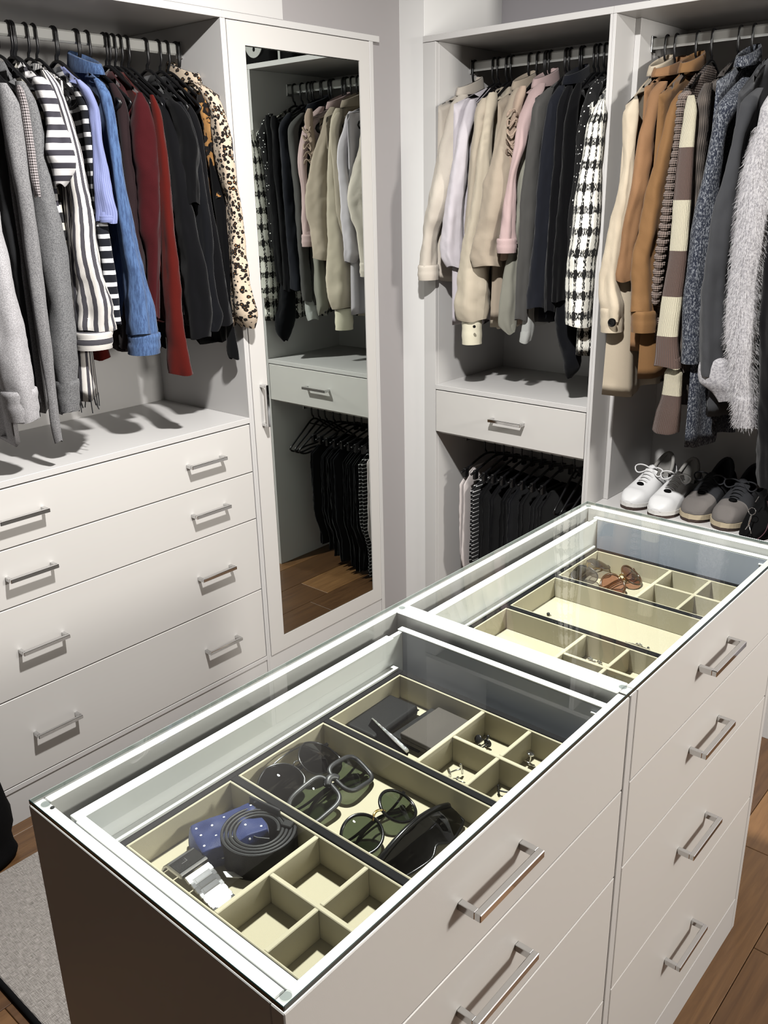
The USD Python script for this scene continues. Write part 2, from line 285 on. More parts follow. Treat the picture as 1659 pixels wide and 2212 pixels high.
# ------------------------------------------------------------------ setting
YB, XB = .83, -.445            # inner backs of the two wardrobe runs
floor = T('floor', None, None, kind='structure')
floor.part('subfloor', box(-.47, 5.2, -6, .86, -.06, -.012), 'dark_gap')
PW, k = .1665, 0
for i in range(-1, 31):
    x0 = .0365 + i*PW; y = -3.2 - (i*.437) % 1.2
    cuts = []
    off = {1: .185, 9: -.131}.get(i)
    y = (off - 1.22*4) if off is not None else -4.4 + (i*.517) % 1.22
    while y < .84:
        a, b = max(y, -3.4), min(y+1.22, .85)
        if b - a > .05: floor.part('plank', box(x0+.0006, x0+PW-.0006, a+.0006, b-.0006, -.012, 0, .0012), f'timber_{(i*7+int((y+9)*3.1)) % 4}')
        y += 1.22
def struct(name, mesh, m): return solo(name, None, None, mesh, m, kind='structure')
struct('floor_beyond', box(-.47, 5.2, -6, -3.4, -.05, 0), 'dark_gap') if 0 else None
struct('ceiling', box(-.5, 5.25, -3.4, .9, CEIL, CEIL+.1), 'ceiling_paint')
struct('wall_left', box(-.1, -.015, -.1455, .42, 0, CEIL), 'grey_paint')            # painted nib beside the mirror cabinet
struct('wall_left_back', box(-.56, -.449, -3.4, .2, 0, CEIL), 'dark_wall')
struct('wall_corner', box(-.2, .0905, .3955, YB+.02, 0, CEIL), 'nib_paint')            # white nib left of the right wardrobe
struct('wall_right', box(.0905, 5.2, YB+.012, YB+.1, 0, CEIL), 'lavender_paint')
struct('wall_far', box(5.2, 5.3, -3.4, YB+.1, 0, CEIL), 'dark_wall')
struct('trim_1', box(-.2, -.001, -3.4, -.146, 2.1005, CEIL), 'melamine')               # bulkhead over the left wardrobe
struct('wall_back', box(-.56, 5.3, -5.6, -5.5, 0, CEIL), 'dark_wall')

# ------------------------------------------------------------------ handles, drawers, rails
def handle_mesh(length, proj=.031, w=.0105, t=.009):      # square bow handle: local bar along y, projecting +x
    h = length/2
    return cat(box(proj-t, proj, -h, h, -w/2, w/2, .001), box(0, proj-t+.0005, -h, -h+t, -w/2, w/2, .0007), box(0, proj-t+.0005, h-t, h, -w/2, w/2, .0007))
HM = handle_mesh(.134)
R_NEG = rot('z', -PI/2)
def rail(t, a, b, along, other, z0=2.006, z1=2.036):
    g = .0075
    if along == 'y': t.part('hanging_rail', box(other-g, other+g, a, b, z0, z1, .005), 'rail_white', smooth=40); ends = [((other-.014, other+.014), (a, a+.004)), ((other-.014, other+.014), (b-.004, b))]
    else: t.part('hanging_rail', box(a, b, other-g, other+g, z0, z1, .005), 'rail_white', smooth=40); ends = [((a, a+.004), (other-.014, other+.014)), ((b-.004, b), (other-.014, other+.014))]
    for xs, ys in ends: t.part('rail_socket', box(*xs, *ys, z0-.008, z1+.006, .001), 'dull_chrome')

# left run: open hanging bay above four drawers, then the mirror cabinet
Y0 = -1.372
lw = T('wardrobe', 'white wardrobe with open hanging bay over four wide drawers, left of the mirror cabinet', 'wardrobe', (0, -.87, 0))
P = lambda n, *a, m='melamine', t=lw, c=.0008, lab=None: t.part(n, box(*a, c), m, label=lab)
P('top_panel', XB, 0, Y0, -.3735, 2.0818, 2.1)
P('back_panel', XB-.002, XB, Y0, -.373, .0, 2.0818)
P('side_panel', XB, 0, Y0, Y0+.018, 0, 2.0815); P('side_panel', XB, 0, -.3822, -.3735, 0, 2.0815)
P('shelf', XB, 0, Y0+.018, -.3824, .9505, .968)
P('bottom_panel', XB, 0, Y0+.018, -.3824, .1045, .1195)
P('kickboard', -.02, -.0035, Y0+.018, -.3824, .0, .1025)
rail(lw, Y0+.018, -.3824, 'y', -.19)
for z0, z1, zh in ((.7925, .9468, .8705), (.6325, .7893, .7135), (.3785, .6293, .5045), (.1222, .3752, .249)):
    d = lw.part('drawer', box(-.018, 0, Y0+.0205, -.3852, z0, z1, .0012), 'melamine_door')
    lw.part('drawer_box', cat(box(-.42, -.0185, Y0+.04, Y0+.052, z0+.01, z1-.03), box(-.42, -.0185, -.415, -.403, z0+.01, z1-.03)), 'melamine')
    for yh in (-.572, -1.162): lw.part('handle', tf(HM, None, (0, yh, zh)), 'chrome', parent=d)
mc = T('mirror_cabinet', 'tall white cabinet with a mirror set in its door', 'cabinet', (0, -.06, 0))
P('top_panel', XB, 0, -.3732, .276, 2.0818, 2.1, t=mc)
P('side_panel', XB, 0, -.3732, -.3642, 0, 2.0815, t=mc); P('side_panel', XB, 0, .2268, .2445, 0, 2.0815, t=mc)
P('back_panel', XB-.002, XB, -.3732, .2445, 0, 2.0818, t=mc); P('bottom_panel', XB, -.02, -.364, .2266, .095, .11, t=mc)
P('kickboard', -.02, -.0035, -.364, .2266, 0, .1085, t=mc)
DY0, DY1, DZ0, DZ1, MY0, MY1, MZ0, MZ1 = -.3618, .2248, .1115, 2.0795, -.2986, .1771, .1662, 2.0213
fr_ = extrude(Polygon([(DY0, DZ0), (DY1, DZ0), (DY1, DZ1), (DY0, DZ1)], [[(MY0, MZ0), (MY1, MZ0), (MY1, MZ1), (MY0, MZ1)]]), .018)      # one board with the mirror opening cut in it
dr = mc.part('door', tf(fr_, np.array([[0, 0, 1], [1, 0, 0], [0, 1, 0]]), (-.018, 0, 0)), 'melamine_door')
mc.part('mirror', box(-.008, -.002, MY0+.0022, MY1-.0022, MZ0+.0022, MZ1-.0022, .0004), 'mirror_silver', parent=dr)
mc.part('mirror_backing', box(-.018, -.0085, MY0, MY1, MZ0, MZ1, .0002), 'dark_gap', parent=dr)
mc.part('handle', tf(HM, rot('x', PI/2), (0, -.3265, .9985)), 'chrome', parent=dr)

# right run: two bays, one long top
rw = T('wardrobe', 'white wardrobe with one drawer between an upper and a lower hanging bay', 'wardrobe', (.44, .6, 0))
Q = lambda n, *a, m='melamine', t=rw: t.part(n, box(*a), m)
YF = .386
Q('top_panel', .0914, .7700, YF, YB, 2.0818, 2.1)
Q('stile', .0914, .1438, YF+.001, YF+.018, 0, 2.0805)
Q('side_panel', .126, .144, YF+.0185, YB, 0, 2.0815); Q('side_panel', .7607, .7698, YF, YB, 0, 2.0815)
Q('back_panel', .126, .7698, YB, YB+.008, 0, 2.0818)
Q('shelf', .1442, .7605, YF, YB, .9427, .9599)
d = rw.part('drawer', box(.1462, .7585, YF, YF+.018, .7851, .9395, .0012), 'melamine_door')
rw.part('handle', tf(HM, R_NEG, (.4635, YF, .868)), 'chrome', parent=d)
Q('drawer_base', .1442, .7605, YF+.019, YB, .775, .79); 
rail(rw, .1442, .7605, 'x', .59); rail(rw, .1442, .7605, 'x', .59, .712, .742)
r2 = T('wardrobe', 'white wardrobe right half with knitwear over an open shoe shelf', 'wardrobe', (1.3, .6, 0))
XE = 1.9
Q('top_panel', .7702, XE, YF, YB, 2.0818, 2.1, t=r2)
Q('side_panel', .7702, .7798, YF, YB, 0, 2.0815, t=r2); Q('inner_side_panel', .7800, .797, .505, YB, .6205, 2.0815, t=r2); Q('side_panel', XE-.018, XE, YF, YB, 0, 2.0815, t=r2)
Q('back_panel', .7702, XE, YB, YB+.008, 0, 2.0818, t=r2)
Q('shoe_shelf', .7800, XE-.018, YF, YB, .602, .62, t=r2)
Q('kick_panel', .7800, XE-.018, YF+.002, YF+.02, 0, .6015, t=r2)
rail(r2, .797, XE-.018, 'x', .59)

# things kept on top of the right run, seen only in the mirror
bg = T('storage_bag', 'black storage bag with white oval badge, seen in the mirror above the right wardrobe', 'bag', (1.125, .72, 2.1))
bg.part('body', tf(rbox(.52, .2, .3, .04), None, (1.125, .72, 2.1005)), 'soft_black', smooth=40)
bd = extrude(Polygon(np.c_[.055*np.cos(np.linspace(0, 2*PI, 40)), .06*np.sin(np.linspace(0, 2*PI, 40))]).difference(Polygon(np.c_[.008*np.cos(np.linspace(0, 2*PI, 20)), -.028+.009*np.sin(np.linspace(0, 2*PI, 20))])), .004)
bg.part('badge', tf(bd, rot('x', PI/2), (.985, .6195, 2.222)), 'label_white', label='white oval badge')
b2 = T('storage_bag', 'black case with a pale strap, seen in the mirror above the right wardrobe', 'bag', (.805, .72, 2.1))
b2.part('body', tf(rbox(.1, .2, .26, .012), None, (.805, .72, 2.1005)), 'soft_black', smooth=40)
b2.part('strap', box(.829, .842, .6165, .62, 2.1015, 2.36), 'label_white', label='pale strap')

# ------------------------------------------------------------------ island with glass top
isl = T('island_cabinet', 'white island of drawers with two glass covered display drawers in its top', 'cabinet', (1.42, -1.1, 0))
X0, X1, IY0, IY1, IZ = 1.199, 1.6443, -1.772, -.416, .9501
I = lambda n, *a, m='melamine', c=.0012: isl.part(n, box(*a, c), m)
I('end_panel', X0, X1-.0187, IY0, -1.7535, 0, IZ); I('end_panel', X0, X1, IY1-.018, IY1, 0, IZ)
I('back_panel', X0, 1.2135, -1.7533, IY1-.0182, 0, IZ)
I('divider', 1.2137, X1-.0187, -1.106, -1.0715, 0, IZ); I('stile', X1-.0185, X1, -1.1005, -1.0812, 0, IZ)
I('kickboard', X1-.0185, X1, IY0, -1.1045, 0, .0935); I('kickboard', X1-.0185, X1, -1.081, IY1-.0182, 0, .0935)
for (ya, yb, yh) in ((IY0, -1.1045, -1.447), (-1.0790, IY1-.0215, -.779)):
    for z0, z1, zh in ((.7925, .9496, .8785), (.6315, .7898, .718), (.3775, .6288, .505), (.0968, .3762, .245)):
        d = isl.part('drawer', box(X1-.0185, X1, ya, yb, z0, z1, .0012), 'melamine_door')
        isl.part('handle', tf(HM, None, (X1, yh, zh)), 'chrome', parent=d)
for q, dy in ((0, 0), (1, .680)):
    A = lambda n, *a, m='lip_white': isl.part(n, box(a[0], a[1], a[2]+dy, a[3]+dy, a[4], a[5], .0006), m)
    A('drawer_back', 1.238, 1.246, -1.742, -1.118, .825, .9325); A('drawer_back_lip', 1.2365, 1.2525, -1.742, -1.16, .9325, .9355)
    A('drawer_side', 1.2462, 1.6256, -1.131, -1.1195, .825, .9325, m='steel_grey'); A('drawer_side_lip', 1.236, 1.6256, -1.1312, -1.1185, .9327, .9355)
    A('drawer_side', 1.2462, 1.6256, -1.7425, -1.731, .825, .9325, m='steel_grey'); A('drawer_side_lip', 1.2528, 1.6256, -1.744, -1.7305, .9327, .9355)
    A('drawer_bottom', 1.2462, 1.6256, -1.731, -1.131, .822, .828); A('drawer_ledge', 1.2462, 1.2535, -1.73, -1.157, .828, .8765); A('drawer_ledge_lip', 1.2462, 1.2592, -1.73, -1.157, .8767, .8815)
    isl.part('drawer_clip', tf(box(0, .02, -.002, .002, -.0015, .0015, .0004), None, (1.6, -1.1325+dy, .921)), 'lip_white')
for x, y, z in ((1.2285, -1.1085, .925), (1.30, -1.1065, .926), (1.57, -1.1065, .926), (1.2265, -1.7565, .9502), (1.26, -.4345, .926), (1.58, -.4345, .926)):
    isl.part('screw_hole', tf(lathe([(0, -.0006), (.0026, -.0006), (.0026, .0006), (0, .0006)], 12), rot('x', PI/2) if z < .95 else None, (x, y, z)), 'dark_gap')
gt = T('glass_top', 'clear glass sheet lying over the island drawers', 'glass top', (1.42, -1.1, .9516))
GX0, GX1, GY0, GY1 = 1.2005, 1.6435, -1.7715, -.4165
gt.part('glass_sheet', box(GX0+.0012, GX1-.0012, GY0+.0012, GY1-.0012, .9518, .9576, .0002), 'clear_glass')
for a in ((GX0, GX1, GY0, GY0+.0011), (GX0, GX1, GY1-.0011, GY1), (GX0, GX0+.0011, GY0+.0012, GY1-.0012), (GX1-.0011, GX1, GY0+.0012, GY1-.0012)):
    gt.part('polished_edge', box(*a, .9518, .9576, .0003), 'edge_glass_pale' if a[1] < 1.3 or a[2] > -.5 else 'edge_glass')
for x, y in ((1.2145, -1.758), (1.631, -1.7575), (1.2105, -1.088), (1.6245, -1.087), (1.21, -.427), (1.632, -.426)):
    gt.part('bumper', tf(lathe([(0, 0), (.0055, 0), (.006, .0008), (.005, .0015), (0, .0015)], 20), None, (x, y, .9502)), 'bumper')

# organisers: dark frame with three beige lined trays each
Z0, ZT = .8285, .876
def organiser(dy, label):
    o = T('drawer_organiser', label, 'organiser', (1.436, -1.43+dy, Z0))
    B = lambda n, x0, x1, y0, y1, z0, z1, m, par=None: o.part(n, box(x0, x1, y0+dy, y1+dy, z0, z1, .0009), m, parent=par)
    ys = ((-1.694, -1.526), (-1.513, -1.345), (-1.333, -1.164))
    B('frame', 1.255, 1.267, -1.7055, -1.1525, Z0, ZT, 'tray_frame'); B('frame', 1.607, 1.619, -1.7055, -1.1525, Z0, ZT, 'tray_frame')
    for a, b in ((-1.7055, -1.6945), (-1.5255, -1.5135), (-1.3445, -1.3335), (-1.1635, -1.1525)): B('frame', 1.2672, 1.6068, a, b, Z0, ZT, 'tray_frame')
    w = .0032
    for k, (a, b) in enumerate(ys):
        a += .0002; b -= .0002; x0, x1 = 1.2673, 1.6067
        body = cat(box(x0, x1, a+dy, b+dy, Z0, Z0+.004, .0004), *(box(*q, Z0+.0041, ZT-.0008, .0012) for q in ((x0, x0+w, a+dy, b+dy), (x1-w, x1, a+dy, b+dy), (x0+w, x1-w, a+dy, a+w+dy), (x0+w, x1-w, b-w+dy, b+dy))))
        tr = o.part('lined_tray', body, 'suede')
        if k != 1:
            c = (a+b)/2; zt = ZT-.0016
            B('partition', 1.4345, 1.4415, a+w, b-w, Z0+.004, zt, 'suede', tr); B('partition', 1.4418, x1-w, c-.0033, c+.0033, Z0+.004, zt, 'suede', tr)
            B('partition', 1.5185, 1.525, a+w, c-.0035, Z0+.004, zt, 'suede', tr); B('partition', 1.5185, 1.525, c+.0035, b-w, Z0+.004, zt, 'suede', tr)
    return o
organiser(0, 'dark framed drawer organiser with beige lined trays holding sunglasses, belt and watch, nearest the camera')
organiser(.680, 'dark framed drawer organiser with mostly empty beige lined trays in the far island drawer')
GARMENTS = [
 {'bay':'L','name':'cardigan','label':'pale grey heather cardigan sleeve nearest the left edge of the photo','cat':'cardigan','mat':'heather_pale','cuff':'rib','hem':1.05,'pc':-1.13,'fr':0.03,'rows':[[-1.1292,1.8591,0.036,0.0414,0.0288],[-1.1341,1.7566,0.0352,0.0405,0.0288],[-1.1374,1.6604,0.0344,0.0395,0.0289],[-1.1396,1.5712,0.0302,0.0347,0.0291],[-1.1367,1.4946,0.0354,0.0407,0.0288],[-1.136,1.4159,0.0368,0.0423,0.0287],[-1.1349,1.3405,0.0398,0.0457,0.0285],[-1.13,1.2277,0.0416,0.0478,0.0283],[-1.1275,1.1598,0.038,0.0437,0.0286],[-1.1279,1.1192,0.0357,0.0411,0.0288]],'sn':'pale grey cardigan'},
 {'bay':'L','name':'jacket','label':'charcoal jacket in shadow between the pale grey cardigan and the ribbed grey sweater','cat':'jacket','mat':'charcoal','cuff':None,'hem':1.08,'pc':-1.0377,'fr':-0.05,'rows':[[-1.0331,1.8617,0.0231,0.0265,-0.0505],[-1.036,1.7629,0.0244,0.0281,-0.0505],[-1.0364,1.6298,0.0249,0.0287,-0.0505],[-1.0357,1.4906,0.0245,0.0281,-0.0505],[-1.0338,1.3448,0.0209,0.024,-0.0504],[-1.0397,1.2289,0.0138,0.0159,-0.0502],[-1.0413,1.1814,0.0107,0.0123,-0.0501]],'sn':'charcoal jacket'},
 {'bay':'L','name':'sweater','label':'grey wool sweater with a pale ribbed front edge and a long thin sleeve','cat':'sweater','mat':'heather_mid','cuff':None,'hem':1.12,'pc':-1.038,'fr':0.02,'rows':[[-1.0441,1.8745,0.0206,0.0237,0.0196],[-1.0331,1.818,0.0219,0.0252,0.0196],[-1.0321,1.7596,0.0221,0.0254,0.0196],[-1.0321,1.7,0.0214,0.0246,0.0196],[-1.0311,1.6187,0.0187,0.0215,0.0197],[-1.0333,1.4764,0.0176,0.0203,0.0197],[-1.0362,1.3084,0.0165,0.019,0.0198],[-1.038,1.1716,0.0111,0.0127,0.0199],[-1.0409,1.0821,0.0123,0.0141,0.0199],[-1.0391,1.0412,0.0107,0.0124,0.0199]],'strip':[[-1.0176,1.8705,0.0066,0.0076,0.02],[-1.0108,1.819,0.0086,0.0099,0.0199],[-1.0106,1.7403,0.0088,0.0101,0.0199],[-1.0116,1.6799,0.0088,0.0102,0.0199],[-1.0099,1.6348,0.005,0.0057,0.02]],'sn':'thin sleeved grey sweater'},
 {'bay':'L','name':'sweater','label':'boxy grey wool sweater with a ribbed hem behind the long thin grey sleeve','cat':'sweater','mat':'heather_dark','cuff':'rib','hem':1.1,'pc':-0.9767,'fr':0.0,'rows':[[-0.9902,1.8835,0.0193,0.0222,-0.0003],[-0.9749,1.812,0.0196,0.0226,-0.0003],[-0.9713,1.7215,0.022,0.0252,-0.0004],[-0.9723,1.6175,0.0259,0.0298,-0.0006],[-0.9679,1.5085,0.0305,0.0351,-0.0008],[-0.9668,1.3866,0.0295,0.034,-0.0007],[-0.9767,1.279,0.0326,0.0375,-0.0009],[-0.9831,1.1532,0.0261,0.03,-0.0006],[-0.9867,1.1098,0.0245,0.0282,-0.0005]],'sn':'boxy grey sweater'},
 {'bay':'L','name':'top','label':'long sleeved top with wide black and cream bands behind the grey sweaters','cat':'top','mat':'stripe_cream','cuff':None,'hem':1.25,'pc':-0.9357,'fr':-0.03,'rows':[[-0.9481,1.875,0.0218,0.025,-0.0304],[-0.9417,1.8153,0.018,0.0207,-0.0303],[-0.9428,1.7437,0.0193,0.0221,-0.0303],[-0.9383,1.6598,0.0206,0.0237,-0.0304],[-0.9332,1.5842,0.0188,0.0216,-0.0303],[-0.933,1.5068,0.019,0.0219,-0.0303],[-0.941,1.4168,0.0182,0.0209,-0.0303]],'sn':'banded cream top'},
 {'bay':'L','name':'t_shirt','label':'short sleeved tee with wide white and dark heather bands','cat':'t-shirt','mat':'stripe_heather','cuff':None,'hem':1.3,'pc':-0.9319,'fr':0.03,'rows':[[-0.9605,1.8935,0.0184,0.0211,0.0297],[-0.9486,1.8604,0.0195,0.0225,0.0297],[-0.9386,1.8216,0.0178,0.0204,0.0297],[-0.9323,1.7718,0.024,0.0276,0.0295],[-0.9314,1.7311,0.0322,0.037,0.0291],[-0.9303,1.7188,0.0328,0.0377,0.0291],[-0.9324,1.6878,0.0253,0.0291,0.0295],[-0.941,1.6586,0.0122,0.014,0.0299]],'short':1,'sn':'white banded tee'},
 {'bay':'L','name':'shirt','label':'white shirt with charcoal vertical stripes and a buttoned cuff','cat':'shirt','mat':'stripe_vert','cuff':'band','hem':1.08,'pc':-0.8975,'fr':0.03,'rows':[[-0.9275,1.9107,0.0167,0.0192,0.0046],[-0.9191,1.8622,0.0168,0.0193,0.0298],[-0.9058,1.803,0.0181,0.0208,0.0297],[-0.8961,1.7317,0.0214,0.0246,0.0296],[-0.8926,1.6154,0.0291,0.0335,0.0293],[-0.8977,1.5228,0.0337,0.0388,0.0291],[-0.8975,1.4285,0.0396,0.0455,0.0287],[-0.8971,1.3465,0.0428,0.0492,0.0285],[-0.8988,1.309,0.0419,0.0482,0.0286]],'fringe':1,'cuffrow':[[-0.9022,1.3083,0.0435,0.05,0.0285],[-0.909,1.2629,0.0437,0.0502,0.0284]],'low':[-0.9275,1.1224,0.0354,0.0407,0.0288],'sn':'charcoal striped shirt'},
 {'bay':'L','name':'top','label':'navy and white narrow striped long sleeved top under the pale blue shirt','cat':'top','mat':'stripe_navy','cuff':None,'hem':1.28,'pc':-0.8226,'fr':0.0,'rows':[[-0.8442,1.879,0.0164,0.0188,-0.0002],[-0.8271,1.8182,0.0115,0.0132,-0.0001],[-0.8283,1.7339,0.0127,0.0146,-0.0001],[-0.8265,1.6141,0.0161,0.0185,-0.0002],[-0.8245,1.5183,0.0186,0.0213,-0.0003],[-0.8235,1.4314,0.0188,0.0216,-0.0003],[-0.8214,1.3601,0.0179,0.0206,-0.0002],[-0.8217,1.3093,0.0169,0.0194,-0.0002]],'sn':'navy striped top'},
 {'bay':'L','name':'shirt','label':'pale blue fine striped shirt with elbow sleeves gathered into the cuff','cat':'shirt','mat':'blue_fine','cuff':'gather','hem':1.3,'pc':-0.8184,'fr':0.02,'rows':[[-0.8484,1.8956,0.0102,0.0117,0.0153],[-0.8318,1.868,0.0133,0.0153,0.0199],[-0.8189,1.8277,0.0125,0.0143,0.0199],[-0.818,1.765,0.0126,0.0145,0.0199],[-0.8183,1.7011,0.0159,0.0183,0.0198],[-0.8186,1.6358,0.0203,0.0234,0.0197],[-0.8175,1.5971,0.0226,0.026,0.0196],[-0.8196,1.5693,0.0221,0.0255,0.0196]],'sn':'pale blue shirt'},
 {'bay':'L','name':'denim_shirt','label':'blue denim shirt with stitched cuff','cat':'shirt','mat':'denim','cuff':'band','hem':1.3,'pc':-0.755,'fr':0.02,'rows':[[-0.785,1.9038,0.0136,0.0156,-0.006],[-0.7799,1.8555,0.0136,0.0157,0.0199],[-0.775,1.8086,0.0127,0.0146,0.0199],[-0.7718,1.7339,0.0134,0.0154,0.0199],[-0.7712,1.6573,0.0152,0.0175,0.0198],[-0.7671,1.5787,0.0176,0.0202,0.0198],[-0.7608,1.4979,0.0218,0.025,0.0196],[-0.755,1.4148,0.0266,0.0306,0.0195],[-0.7526,1.3174,0.0356,0.041,0.0191],[-0.7532,1.2803,0.037,0.0425,0.019]],'collar':1,'cuffrow':[[-0.7465,1.2794,0.0399,0.0459,0.0188],[-0.7536,1.2263,0.0401,0.0462,0.0188]],'sn':'denim shirt'},
 {'bay':'L','name':'shirt','label':'dark maroon shirt beside the denim shirt','cat':'shirt','mat':'maroon_dark','cuff':None,'hem':1.22,'pc':-0.7248,'fr':-0.04,'rows':[[-0.7202,1.9005,0.0151,0.0174,-0.0402],[-0.6979,1.8371,0.0143,0.0164,-0.0401],[-0.6938,1.7375,0.0224,0.0257,-0.04],[-0.6966,1.6114,0.0273,0.0314,-0.0405],[-0.7059,1.469,0.0289,0.0333,-0.0406],[-0.7437,1.3245,0.0222,0.0255,-0.0404],[-0.7548,1.236,0.0201,0.0231,-0.0555]],'sn':'maroon shirt'},
 {'bay':'L','name':'blouse','label':'deep red blouse with gathered puffed sleeve','cat':'blouse','mat':'wine','cuff':None,'hem':1.28,'pc':-0.6748,'fr':0.0,'rows':[[-0.6663,1.8793,0.012,0.0138,-0.0001],[-0.6663,1.836,0.0231,0.0266,-0.0004],[-0.6649,1.7921,0.0311,0.0357,-0.0007],[-0.6652,1.7251,0.0336,0.0387,-0.0008],[-0.6687,1.6337,0.0318,0.0365,-0.0007],[-0.6739,1.5401,0.0264,0.0304,-0.0005],[-0.6748,1.4947,0.0191,0.0219,-0.0003],[-0.6839,1.4201,0.0151,0.0174,-0.0002],[-0.6938,1.3155,0.0135,0.0156,-0.0001]],'sn':'deep red blouse'},
 {'bay':'L','name':'top','label':'rust red straight sleeved top reaching lowest of the dark clothes','cat':'top','mat':'rust','cuff':None,'hem':1.3,'pc':-0.647,'fr':0.03,'rows':[[-0.6516,1.8725,0.0098,0.0113,0.0299],[-0.6394,1.8133,0.0122,0.014,0.0299],[-0.6378,1.7356,0.0146,0.0168,0.0298],[-0.6398,1.6096,0.0165,0.019,0.0298],[-0.6416,1.4875,0.0191,0.022,0.0297],[-0.6451,1.3662,0.0224,0.0258,0.0296],[-0.6485,1.2678,0.0245,0.0282,0.0296],[-0.6496,1.1941,0.0271,0.0312,0.0295],[-0.647,1.1555,0.0303,0.0349,0.0293]],'sn':'rust red top'},
 {'bay':'L','name':'blouse','label':'black blouse hanging directly right of the rust red sleeve','cat':'blouse','mat':'black_a','cuff':None,'hem':1.3,'pc':-0.5435,'fr':0.0,'rows':[[-0.5735,1.8765,0.0125,0.0144,-0.0385],[-0.5735,1.7956,0.0195,0.0224,-0.0115],[-0.5719,1.6795,0.0198,0.0227,-0.0003],[-0.5599,1.5595,0.0237,0.0273,-0.0004],[-0.5438,1.4087,0.0305,0.035,-0.0006],[-0.5376,1.3043,0.0322,0.037,-0.0007],[-0.5432,1.2412,0.0287,0.033,-0.0006]],'sn':'left black blouse'},
 {'bay':'L','name':'shirt','label':'soft black shirt with a draped short sleeve','cat':'shirt','mat':'black_b','cuff':None,'hem':1.28,'pc':-0.5438,'fr':0.02,'rows':[[-0.5738,1.8681,0.0158,0.0182,-0.0007],[-0.5532,1.806,0.0217,0.025,0.0197],[-0.543,1.7374,0.0243,0.028,0.0196],[-0.5438,1.6789,0.0175,0.0201,0.0198],[-0.5459,1.6075,0.0177,0.0203,0.0198]],'short':1,'sn':'soft black shirt'},
 {'bay':'L','name':'blouse','label':'black blouse with a ruffled sleeve end','cat':'blouse','mat':'black_c','cuff':None,'hem':1.3,'pc':-0.5013,'fr':0.0,'rows':[[-0.5313,1.8661,0.015,0.0172,-0.02],[-0.5158,1.7737,0.0164,0.0188,-0.0002],[-0.5074,1.6553,0.0191,0.0219,-0.0002],[-0.4988,1.5323,0.0194,0.0223,-0.0003],[-0.5014,1.4052,0.0185,0.0213,-0.0002],[-0.5012,1.3465,0.0212,0.0243,-0.0003],[-0.501,1.3002,0.0301,0.0346,-0.0006],[-0.5175,1.2594,0.0288,0.0331,-0.0006]],'sn':'ruffled black blouse'},
 {'bay':'L','name':'top','label':'plain black top second from the leopard print blouse','cat':'top','mat':'black_a','cuff':None,'hem':1.25,'pc':-0.4478,'fr':-0.02,'rows':[[-0.4778,1.8654,0.0142,0.0163,-0.0521],[-0.4765,1.7757,0.0154,0.0178,-0.0202],[-0.4703,1.6308,0.0182,0.0209,-0.0202],[-0.4576,1.5047,0.0211,0.0242,-0.0203],[-0.4478,1.3735,0.024,0.0276,-0.0204],[-0.4419,1.2649,0.0244,0.0281,-0.0204]],'sn':'plain black top'},
 {'bay':'L','name':'blouse','label':'tan and black animal print blouse half hidden behind the cheetah spotted blouse','cat':'blouse','mat':'leopard_dark','cuff':None,'hem':1.5,'pc':-0.415,'fr':-0.02,'rows':[[-0.445,1.8891,0.0142,0.0163,-0.0336],[-0.4356,1.8242,0.0155,0.0179,-0.0202],[-0.4251,1.7408,0.0182,0.0209,-0.0202],[-0.4135,1.6549,0.0166,0.0191,-0.0202],[-0.415,1.6174,0.0161,0.0185,-0.0202]],'sn':'tan print blouse'},
 {'bay':'L','name':'top','label':'thin black knit top with a narrow trailing sleeve','cat':'top','mat':'black_b','cuff':None,'hem':1.2,'pc':-0.4121,'fr':-0.02,'rows':[[-0.4421,1.8599,0.0107,0.0123,-0.0313],[-0.4311,1.7768,0.0132,0.0152,-0.0201],[-0.4171,1.6299,0.016,0.0184,-0.0202],[-0.4128,1.4763,0.0139,0.0159,-0.0201],[-0.4144,1.3436,0.0103,0.0118,-0.0201],[-0.4127,1.2476,0.0097,0.0112,-0.0201],[-0.4116,1.1775,0.0144,0.0166,-0.0201],[-0.4082,1.1572,0.0132,0.0151,-0.0201]],'sn':'thin black knit top'},
 {'bay':'L','name':'blouse','label':'cream blouse with black and tan cheetah spots beside the mirror cabinet','cat':'blouse','mat':'leopard','cuff':None,'hem':1.25,'pc':-0.3954,'fr':0.02,'rows':[[-0.4254,1.9247,0.0179,0.0206,-0.0719],[-0.4254,1.889,0.0214,0.0246,-0.0178],[-0.4254,1.8463,0.0213,0.0245,0.0086],[-0.4232,1.7751,0.0257,0.0296,0.0196],[-0.4092,1.6541,0.0238,0.0274,0.0196],[-0.4008,1.6042,0.0216,0.0248,0.0197],[-0.3971,1.4764,0.0251,0.0289,0.0196],[-0.3954,1.3842,0.0305,0.0351,0.0194],[-0.3884,1.289,0.0361,0.0415,0.0192],[-0.3778,1.252,0.0208,0.0239,0.0197]],'collar':1,'sn':'cheetah spotted blouse'},
 {'bay':'R','name':'shirt','label':'off white shirt with rolled sleeve, first at the left end of the right wardrobe','cat':'shirt','mat':'ivory','cuff':'roll','hem':1.33,'pc':0.1556,'fr':0.356,'rows':[[0.1856,1.9255,0.0277,0.0319,0.4845],[0.1856,1.8748,0.0328,0.0377,0.4553],[0.1856,1.7885,0.0343,0.0395,0.4228],[0.1856,1.6947,0.0359,0.0412,0.3876],[0.1813,1.5945,0.0353,0.0406,0.3566],[0.1636,1.5412,0.0356,0.041,0.3566],[0.1477,1.4899,0.0284,0.0327,0.3564],[0.1362,1.3806,0.0281,0.0323,0.3564]],'collar':1,'cuffrow':[[0.1351,1.3852,0.0319,0.0367,0.3565],[0.1349,1.3351,0.0321,0.0369,0.3565]],'sn':'off white shirt'},
